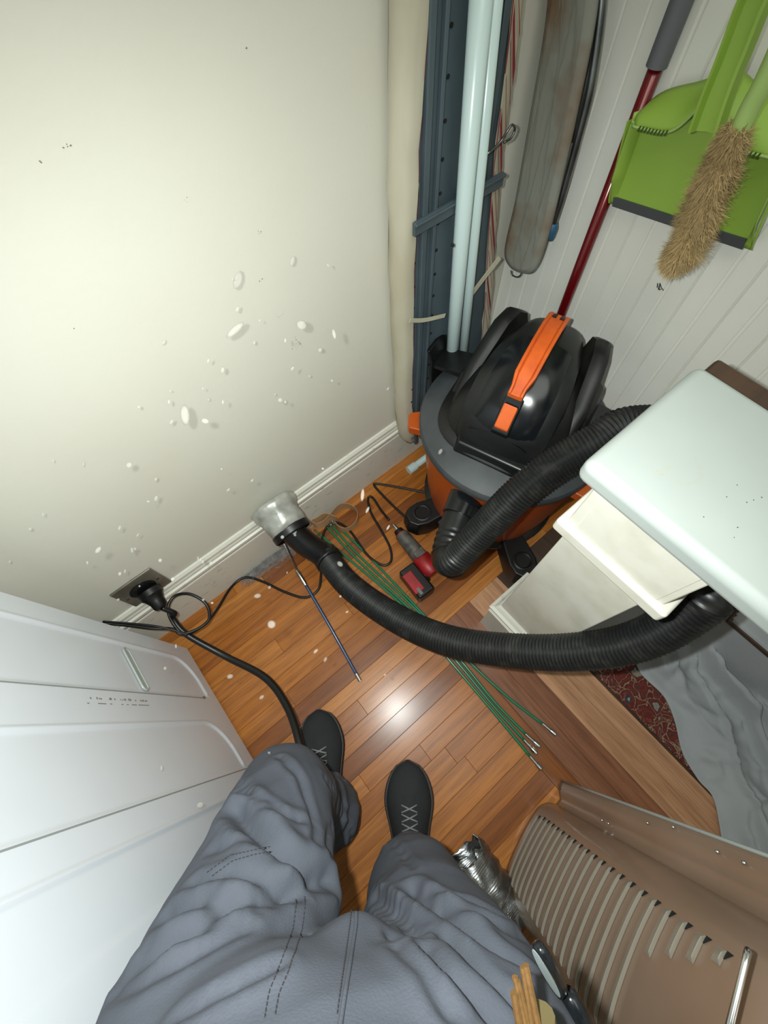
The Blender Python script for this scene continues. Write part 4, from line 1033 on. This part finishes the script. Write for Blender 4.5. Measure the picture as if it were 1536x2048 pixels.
# face
for s in (-1, 1):
    e = HC+hdv*.068+rtv*.028*s+UP*.0; MB().sphere(e, .012, 8).build('eye', M['slab'], pr, smooth=True)
    MB().sphere(HC+rtv*.066*s-hdv*.005-UP*.01, (.012, .012, .028), 8).build('ear', M['skin'], pr, smooth=True)
MB().tube([HC+hdv*.07+UP*.004, HC+hdv*.096-UP*.032, HC+hdv*.08-UP*.04], lambda t: .009+.006*t, 10).build('nose', M['skin'], pr, smooth=True)
MB().tube([HC+hdv*.066-UP*.062-rtv*.02, HC+hdv*.075-UP*.062, HC+hdv*.066-UP*.062+rtv*.02], .0055, 8).build('mouth', M['red'], pr, smooth=True)
MB().sphere(HC+UP*.04-hdv*.03, (.082, .082, .09), 12).build('hair', M['hair'], pr, smooth=True)

# clothes: union of tapered limbs, remeshed, then folded
def blob(bm_, a, b, ra, rb, n=24, m=8, sq=None):
    a = Vector(a); b = Vector(b); mb = MB(); rings = []; t = (b-a).normalized(); u0 = (hdv-t*hdv.dot(t)).normalized(); v0 = t.cross(u0)
    ra = ra if isinstance(ra, tuple) else (ra, ra); rb = rb if isinstance(rb, tuple) else (rb, rb)
    prof = []
    for i in range(m+1): th = math.pi/2*(1-i/m); prof.append((a-t*(min(ra)*math.sin(th)), ra, max(.02, math.cos(th))))
    for i in range(1, m+1): th = math.pi/2*(i/m); prof.append((b+t*(min(rb)*math.sin(th)), rb, max(.02, math.cos(th))))
    for c, r, k in prof: rings.append([c+u0*(r[0]*k*math.cos(2*math.pi*j/n))+v0*(r[1]*k*math.sin(2*math.pi*j/n)) for j in range(n)])
    bm_.loft(rings)
def remesh(mb, vox, smooth, it):
    me = mb.mesh('tmp'); o = bpy.data.objects.new('tmp', me); C.objects.link(o)
    bm = bmesh.new(); bm.from_mesh(me); bmesh.ops.recalc_face_normals(bm, faces=bm.faces); bm.to_mesh(me); bm.free()
    r = o.modifiers.new('r', 'REMESH'); r.mode = 'VOXEL'; r.voxel_size = vox
    s = o.modifiers.new('s', 'SMOOTH'); s.factor = smooth; s.iterations = it
    dg = bpy.context.evaluated_depsgraph_get(); dg.update(); me2 = bpy.data.meshes.new_from_object(o.evaluated_get(dg)); bpy.data.objects.remove(o); return me2
mb = MB()
hipc = PC+UP*.02
blob(mb, PC-rtv*.045+UP*.02+hdv*.0, PC+rtv*.045+UP*.02, (.135, .14), (.135, .14))
blob(mb, PC+UP*.02, PC+UP*.17, (.125, .185), (.125, .18))
blob(mb, PC+UP*.0-UP*.07+hdv*.05, PC+UP*.12+hdv*.03, (.085, .06), (.1, .09))
for hip, kn, an, kr, side_ in ((LH, LK, LA, .088, -1), (RH, RK, RA, .08, 1)):
    hp_ = hip+UP*.0+rtv*side_*.012
    blob(mb, hp_, hip.lerp(kn, .5)+rtv*side_*.008, .118, .104)
    blob(mb, hip.lerp(kn, .45)+rtv*side_*.006, kn, .105, kr)
    blob(mb, kn, kn.lerp(an, .6)-hdv*.01, kr, .074)
    blob(mb, kn.lerp(an, .55)-hdv*.01, an+UP*.03-hdv*.012+rtv*(.022 if side_ < 0 else 0), .078, .082)
tm = remesh(mb, .0085, .5, 10)
bvh = BVHTree.FromPolygons([v.co.copy() for v in tm.vertices], [tuple(p.vertices) for p in tm.polygons])
def hit(u, v):
    r = bvh.ray_cast(Vector((0, 0, H)), ray(u, v).normalized(), 3); return r[0], r[1]
def onsurf(pts, k=10):
    out = []
    for (a, b), (c, d) in zip(pts, pts[1:]):
        for i in range(k):
            h = hit(a+(c-a)*i/k, b+(d-b)*i/k)
            if h[0] is not None: out.append(h)
    return out
creases = [  # depth, width, path
 (.016, .012, [(475,1622),(505,1655),(545,1692),(600,1730),(660,1765)]),
 (.007, .007, [(600,1640),(520,1620),(470,1560)]), (.006, .006, [(560,1515),(600,1560),(625,1620),(632,1700)]),
 (.008, .007, [(385,1765),(460,1745),(530,1765),(600,1785)]), (.008, .008, [(330,1835),(400,1808),(470,1812)]),
 (.01, .009, [(640,1768),(560,1790),(470,1812),(360,1880),(250,1960)]), (.006, .006, [(300,1900),(420,1870),(520,1830)]),
 (.007, .007, [(230,2000),(360,1930),(500,1860)]), (.01, .008, [(745,1790),(830,1880),(930,1980),(1000,2048)]),
 (.008, .007, [(760,1800),(860,1860),(970,1960),(1040,2020)]), (.006, .006, [(780,1880),(850,1950),(900,2040)]),
 (.012, .01, [(820,1775),(870,1815),(960,1880),(1050,1930)]), (.007, .006, [(880,1810),(970,1840),(1045,1880)]),
 (.006, .006, [(860,1780),(940,1800),(1010,1845)]), (.006, .006, [(650,1560),(690,1600),(700,1660),(690,1700)]), (.006, .005, [(665,1540),(720,1590),(735,1650)]),
 (.006, .006, [(560,1930),(440,1990),(350,2040)]), (.005, .006, [(420,1700),(480,1690),(560,1700)]), (.006, .006, [(440,1600),(500,1590),(560,1620)]),
 (.006, .005, [(760,1680),(800,1700),(830,1740)]), (.005, .006, [(690,1630),(660,1660),(650,1720)])]
cp = []
for dpt, wd, path_ in creases:
    for co_, no_ in onsurf(path_): cp.append((co_, dpt, wd))
from mathutils.kdtree import KDTree
kd = KDTree(len(cp))
for i, c in enumerate(cp): kd.insert(c[0], i)
kd.balance()
nrm = [v.normal.copy() for v in tm.vertices]; new = []
for v in tm.vertices:
    p = v.co.copy(); d = 0
    best = {}
    for co_, idx, dist in kd.find_range(p, .045):
        key = (cp[idx][1], cp[idx][2]); best[key] = min(best.get(key, 9), dist)
    for (dpt, wd), dist in best.items():
        d += -dpt*math.exp(-(dist/wd)**2)+.55*dpt*math.exp(-((dist-2.1*wd)/(wd*1.1))**2)
    q = Vector((p.x*9, p.y*9, p.z*9)); rg = abs(noise.noise(q+Vector((0, 0, p.x*6))))
    d += .004*noise.noise(p*11)+.0045*(.18-rg)*2*(1 if p.z < 1.0 else .3)
    if p.z < .42: d += (.006 if p.x < -.22 else .0025)*math.sin(p.z*95+7*noise.noise(p*7))*max(0, min(1, (.42-p.z)/.15))
    new.append(p+nrm[v.index]*d)
for v, c in zip(tm.vertices, new):
    if c.z < .045: c.z = .045
    v.co = c
tr = link('trousers', tm, M['pants'], pr, True); tr['label'] = 'grey blue work trousers'
sb = tr.modifiers.new('sub', 'SUBSURF'); sb.levels = sb.render_levels = 1
bvh = BVHTree.FromPolygons([v.co.copy() for v in tm.vertices], [tuple(p.vertices) for p in tm.polygons])
def stitch(path_, name='stitching', off=.001, r=.0005, dash=True):
    pts = onsurf(path_, 16); P = [a+b*off for a, b in pts]
    if len(P) < 4: return
    P = resample(P, .0045); mb = MB()
    if dash:
        for i in range(0, len(P)-1): mb.tube([P[i], P[i].lerp(P[i+1], .62)], r, 5)
    else: mb.tube(P, r, 8)
    return mb.build(name, M['stitch'] if dash else M['pants'], tr, smooth=not dash)
stitch([(706,1778),(700,1850),(688,1930),(678,2000),(672,2047)])
stitch([(592,1800),(585,1860),(560,1930),(538,1985),(528,2047)])
stitch([(610,1795),(604,1860),(578,1940),(558,1990),(548,2047)])
stitch([(714,1768),(712,1850),(700,1930),(688,2000),(681,2047), (676,2110)], 'fly_seam', .0003, .0018, False)
stitch([(415,1745),(460,1712),(510,1700),(550,1692)]); stitch([(425,1752),(465,1722),(512,1709),(556,1702)])
mb = MB(); blob(mb, PC+UP*.14, PC+UP*.42-hdv*.01, (.118, .17), (.125, .17)); blob(mb, PC+UP*.3, PC+UP*.5-hdv*.02, (.13, .18), (.09, .14))
for s in (-1, 1):
    sh = PC+UP*.47+rtv*(.15*s)-hdv*.02; el = PC+UP*.27+rtv*(.27*s)+hdv*.02; blob(mb, sh+UP*.01, el, .082, .058); blob(mb, el, el.lerp(Vector((0, 0, 1.46))-hdv*.07+rtv*(.1*s), .35), .052, .044)
sm_ = remesh(mb, .012, .5, 8)
for v in sm_.vertices: v.co += v.normal*(.005*noise.noise(v.co*8)+.003*noise.noise(v.co*20))
link('shirt', sm_, M['shirt'], pr, True)

def shoe(toe, d, name_label, L=.298):
    d = Vector(d).normalized(); s = Vector((d.y, -d.x, 0)); heel = toe-d*L
    root = MB()
    def foot(t):      # half width along length
        return .041+.017*math.exp(-((t-.7)/.2)**2)-.002
    def ringat(t, zf, k, n=20):
        W = foot(t)*k*math.sqrt(max(.0, 1-max(0, (t-.78)/.22)**2.8))*math.sqrt(max(0, 1-max(0, (.1-t)/.1)**2.2))*1.07; W = max(W, .004); return W
    N_ = 22; rings = []
    for i in range(N_+1):
        t = i/N_; W = ringat(t, 0, 1); c = heel+d*(L*t); top = .098-.05*max(0, min(1, (t-.32)/.5))**.9
        if t > .82: top = .024+(top-.024)*math.sqrt(max(.02, 1-((t-.82)/.19)**2))
        rings.append([c+s*(W*math.cos(q)*(1 if math.sin(q) < 0 else 1-.22*math.sin(q)**2))+UP*(.02+(top-.02)*max(0, math.sin(q))**.75 if math.sin(q) > 0 else .02) for q in [2*math.pi*k/20 for k in range(20)]])
    mb = MB(); mb.loft(rings); sh = mb.build('shoe', M['shoe'], pr, smooth=True); sh['label'] = name_label
    rings = []
    for z, k in ((.001, .96), (.006, 1.03), (.022, 1.06), (.027, 1.02)):
        a = [heel+d*(L*t)+s*(ringat(t, 0, 1)*k+.001)+UP*z for t in [i/24 for i in range(25)]]; b = [heel+d*(L*t)-s*(ringat(t, 0, 1)*k+.001)+UP*z for t in [i/24 for i in range(24, -1, -1)]]
        rings.append(a+b)
    MB().loft(rings).build('sole', M['sole'], sh, smooth=True, auto=.8)
    def topz(t): return .098-.05*max(0, min(1, (t-.32)/.5))**.9
    mb = MB(); lastp = None
    for k in range(5):
        t = .68-.062*k; w_ = .0195; a = heel+d*(L*t)-s*w_+UP*(topz(t)-.000); b = heel+d*(L*(t-.05))+s*w_+UP*(topz(t-.05)-.000); c = heel+d*(L*t)+s*w_+UP*(topz(t)); e = heel+d*(L*(t-.05))-s*w_+UP*(topz(t-.05))
        mb.tube([a, (a+b)/2+UP*.004, b], .0019, 6); mb.tube([c, (c+e)/2+UP*.0055, e], .0019, 6)
    mb.build('lace', M['lace'], sh, smooth=True)
    rings = []
    for t in [i/10*.45+.3 for i in range(11)]:
        c = heel+d*(L*t); z = topz(t); rings.append([c-s*.023+UP*(z-.006), c-s*.012+UP*(z+.0012), c+s*.012+UP*(z+.0012), c+s*.023+UP*(z-.006)])
    MB().loft(rings, caps=False, closed=False).build('tongue', M['shoe'], sh, smooth=True)
shoe(px(815, 1519, z=.03), (.62, .78, 0), 'right black suede shoe')
shoe(px(639, 1419, z=.03), (.5, .86, 0), 'left black suede shoe, tilted toward the washer')

# phone held over the lens position, flash beside it
ph = empty('smartphone', (0, 0, 1.42), 'smartphone held up by both hands', 'phone')
R = cam.matrix_world.to_3x3().to_4x4(); T0 = Matrix.Translation(Vector((0, 0, H))-CZ*.016)
child(MB().box((-.075, -.04, -.004), (.075, .04, .004), 0, T0 @ R).build('phone_body', M['phone'], ph, bevel=.003))

# pouch at the right hip with sticks and a round black rimmed mirror
pc = px(1100, 2360, z=.93)
po = empty('tool_pouch', pc, 'tan tool pouch on the right hip holding a bundle of sticks', 'tool pouch')
mb = MB(); mb.box((-.045, -.03, -.12), (.045, .03, .0), 0, Matrix.Translation(pc) @ Matrix.Rotation(.7, 4, 'Z')); child(mb.build('pouch_body', M['tan'], po, bevel=.012, seg=3))
sticks = [((1030,1953), (1056,2070), .0036), ((1051,1930), (1078,2060), .0042), ((1045,1934), (1066,2062), .0032), ((1028,1985), (1042,2070), .0045), ((1036,1960), (1062,2065), .003)]
stlab = ['leftmost long stick', 'pale stick nearest the mirror', 'stick second from the mirror', 'shortest outer stick', 'dark middle stick']
for ((u0, v0), (u1, v1), r), sl in zip(sticks, stlab):
    a, b = px(u0, v0, z=.985), px(u1, v1, z=.98); 
    o = MB().tube([a+(a-b).normalized()*0, b, b+(b-a)*.3], r*.62, 8).build('wooden_stick', M['stick'], None, smooth=True, auto=.6)
    o['label'] = 'thin wooden '+sl+' of the hip bundle' if False else sl+' of the thin wooden bundle at the right hip'; o['category'] = 'stick'; o['group'] = 'bundle of sticks at the hip'
sa, sb_, sc_ = px(1052, 2030, z=.905), px(1075, 2060, z=.89), px(1100, 2048, z=.89)
child(MB().tube([px(1072, 2034, z=.975), px(1086, 2090, z=.97)], .013, 14).build('cloth_wrap', M['tan'], po, smooth=True, auto=.6))
mr = empty('round_mirror', px(1100, 1970, z=.88), 'small black rimmed round mirror seen edge on beside the sticks', 'mirror')
ma, mz = px(1098, 1948, z=.9), None
top_, bot_ = px(1066, 1897, z=.99), px(1122, 1993, z=.965)
cen = (top_+bot_)/2; ax1 = (top_-bot_)/2; vd = (cen-Vector((0, 0, H))).normalized(); sdx = ax1.cross(vd).normalized(); 
ax2 = (sdx*.1+vd*.99).normalized()*ax1.length
def ell(k, off): return [cen+ax1*k*math.cos(2*math.pi*j/40)+ax2*k*math.sin(2*math.pi*j/40)+nrm_*off for j in range(40)]
nrm_ = ax1.cross(ax2).normalized()
if nrm_.dot(vd) > 0: nrm_ = -nrm_
child(MB().loft([ell(1.0, 0), ell(1.0, .001)]).build('mirror_face', M['glass'], mr))
child(MB().loft([ell(1.02, .0005), ell(1.08, .0012), ell(1.14, 0), ell(1.15, -.004), ell(1.08, -.006), ell(.9, -.0065)], caps=True).build('rim', M['gloss'], mr, smooth=True))
hb_ = cen-ax1*1.2-nrm_*.005
child(MB().tube([hb_, hb_-ax1.normalized()*.04, hb_-ax1.normalized()*.09], .006, 10).build('mirror_handle', M['gloss'], mr, smooth=True))

# ------------------------------------------------------------------ lint flecks floating in the air
mb = MB(); fk = [(543,1249,9,9),(407,150,12,26),(476,560,9,20),(470,660,8,24),(370,830,10,22),(320,378,5,13),(108,745,4,6),(60,1058,4,4),(196,1100,5,9),(85,725,14,9),(88,542,15,4),(603,650,12,10),(585,522,5,11),(668,668,4,12),(220,460,4,10),(400,590,3,8),(410,842,9,6),(258,930,6,7),(105,930,4,4),(460,1353,7,5),(515,1192,8,5),(100,760,8,4),(515,395,3,3),(75,1677,9,9),(172,1690,8,9),(225,1785,10,10),(640,700,5,5),(560,800,5,5),(445,740,4,7),(330,700,3,6),(150,420,14,14),(210,330,16,16),(590,1070,3,3),(680,1128,7,5),(725,990,4,14),(735,1020,3,8),(500,1630,10,10),(870,1755,10,8),(715,1910,8,6),(840,1842,6,6),(650,1700,10,8),(400,1610,8,6),(1150,870,3,3),(900,1390,5,7),(960,1448,4,6),(1010,1460,4,6),(770,1350,3,3)]
random.seed(3)
for u, v, a, b in fk+[(random.gauss(330, 230), random.gauss(880, 330), random.uniform(1.5, 4), random.uniform(2, 7)) for _ in range(120)]:
    if not (0 < u < 900 and 0 < v < 2000): continue
    t = random.uniform(.62, .74) if max(a, b) > 8 else random.uniform(.66, .95)
    c = Vector((0, 0, H))+ray(u, v)*t; k = t/F
    ta = random.gauss(.25, .35); X = CX*math.cos(ta)+CY*math.sin(ta); Y = CY*math.cos(ta)-CX*math.sin(ta)
    if c.y > YW-.02 or c.x < WX+.012: continue
    n_ = 10; mb.loft([[c+X*(a*k*r*math.cos(6.2832*j/n_))+Y*(b*k*r*math.sin(6.2832*j/n_))+CZ*z*k*min(a, b) for j in range(n_)] for r, z in ((.5, -.12), (1, 0), (.5, .12))])
tag(mb.build('airborne_lint', M['fleck'], None, smooth=True), 'pale lint flecks floating in the air between the lens and the walls', 'dust', kind='stuff')
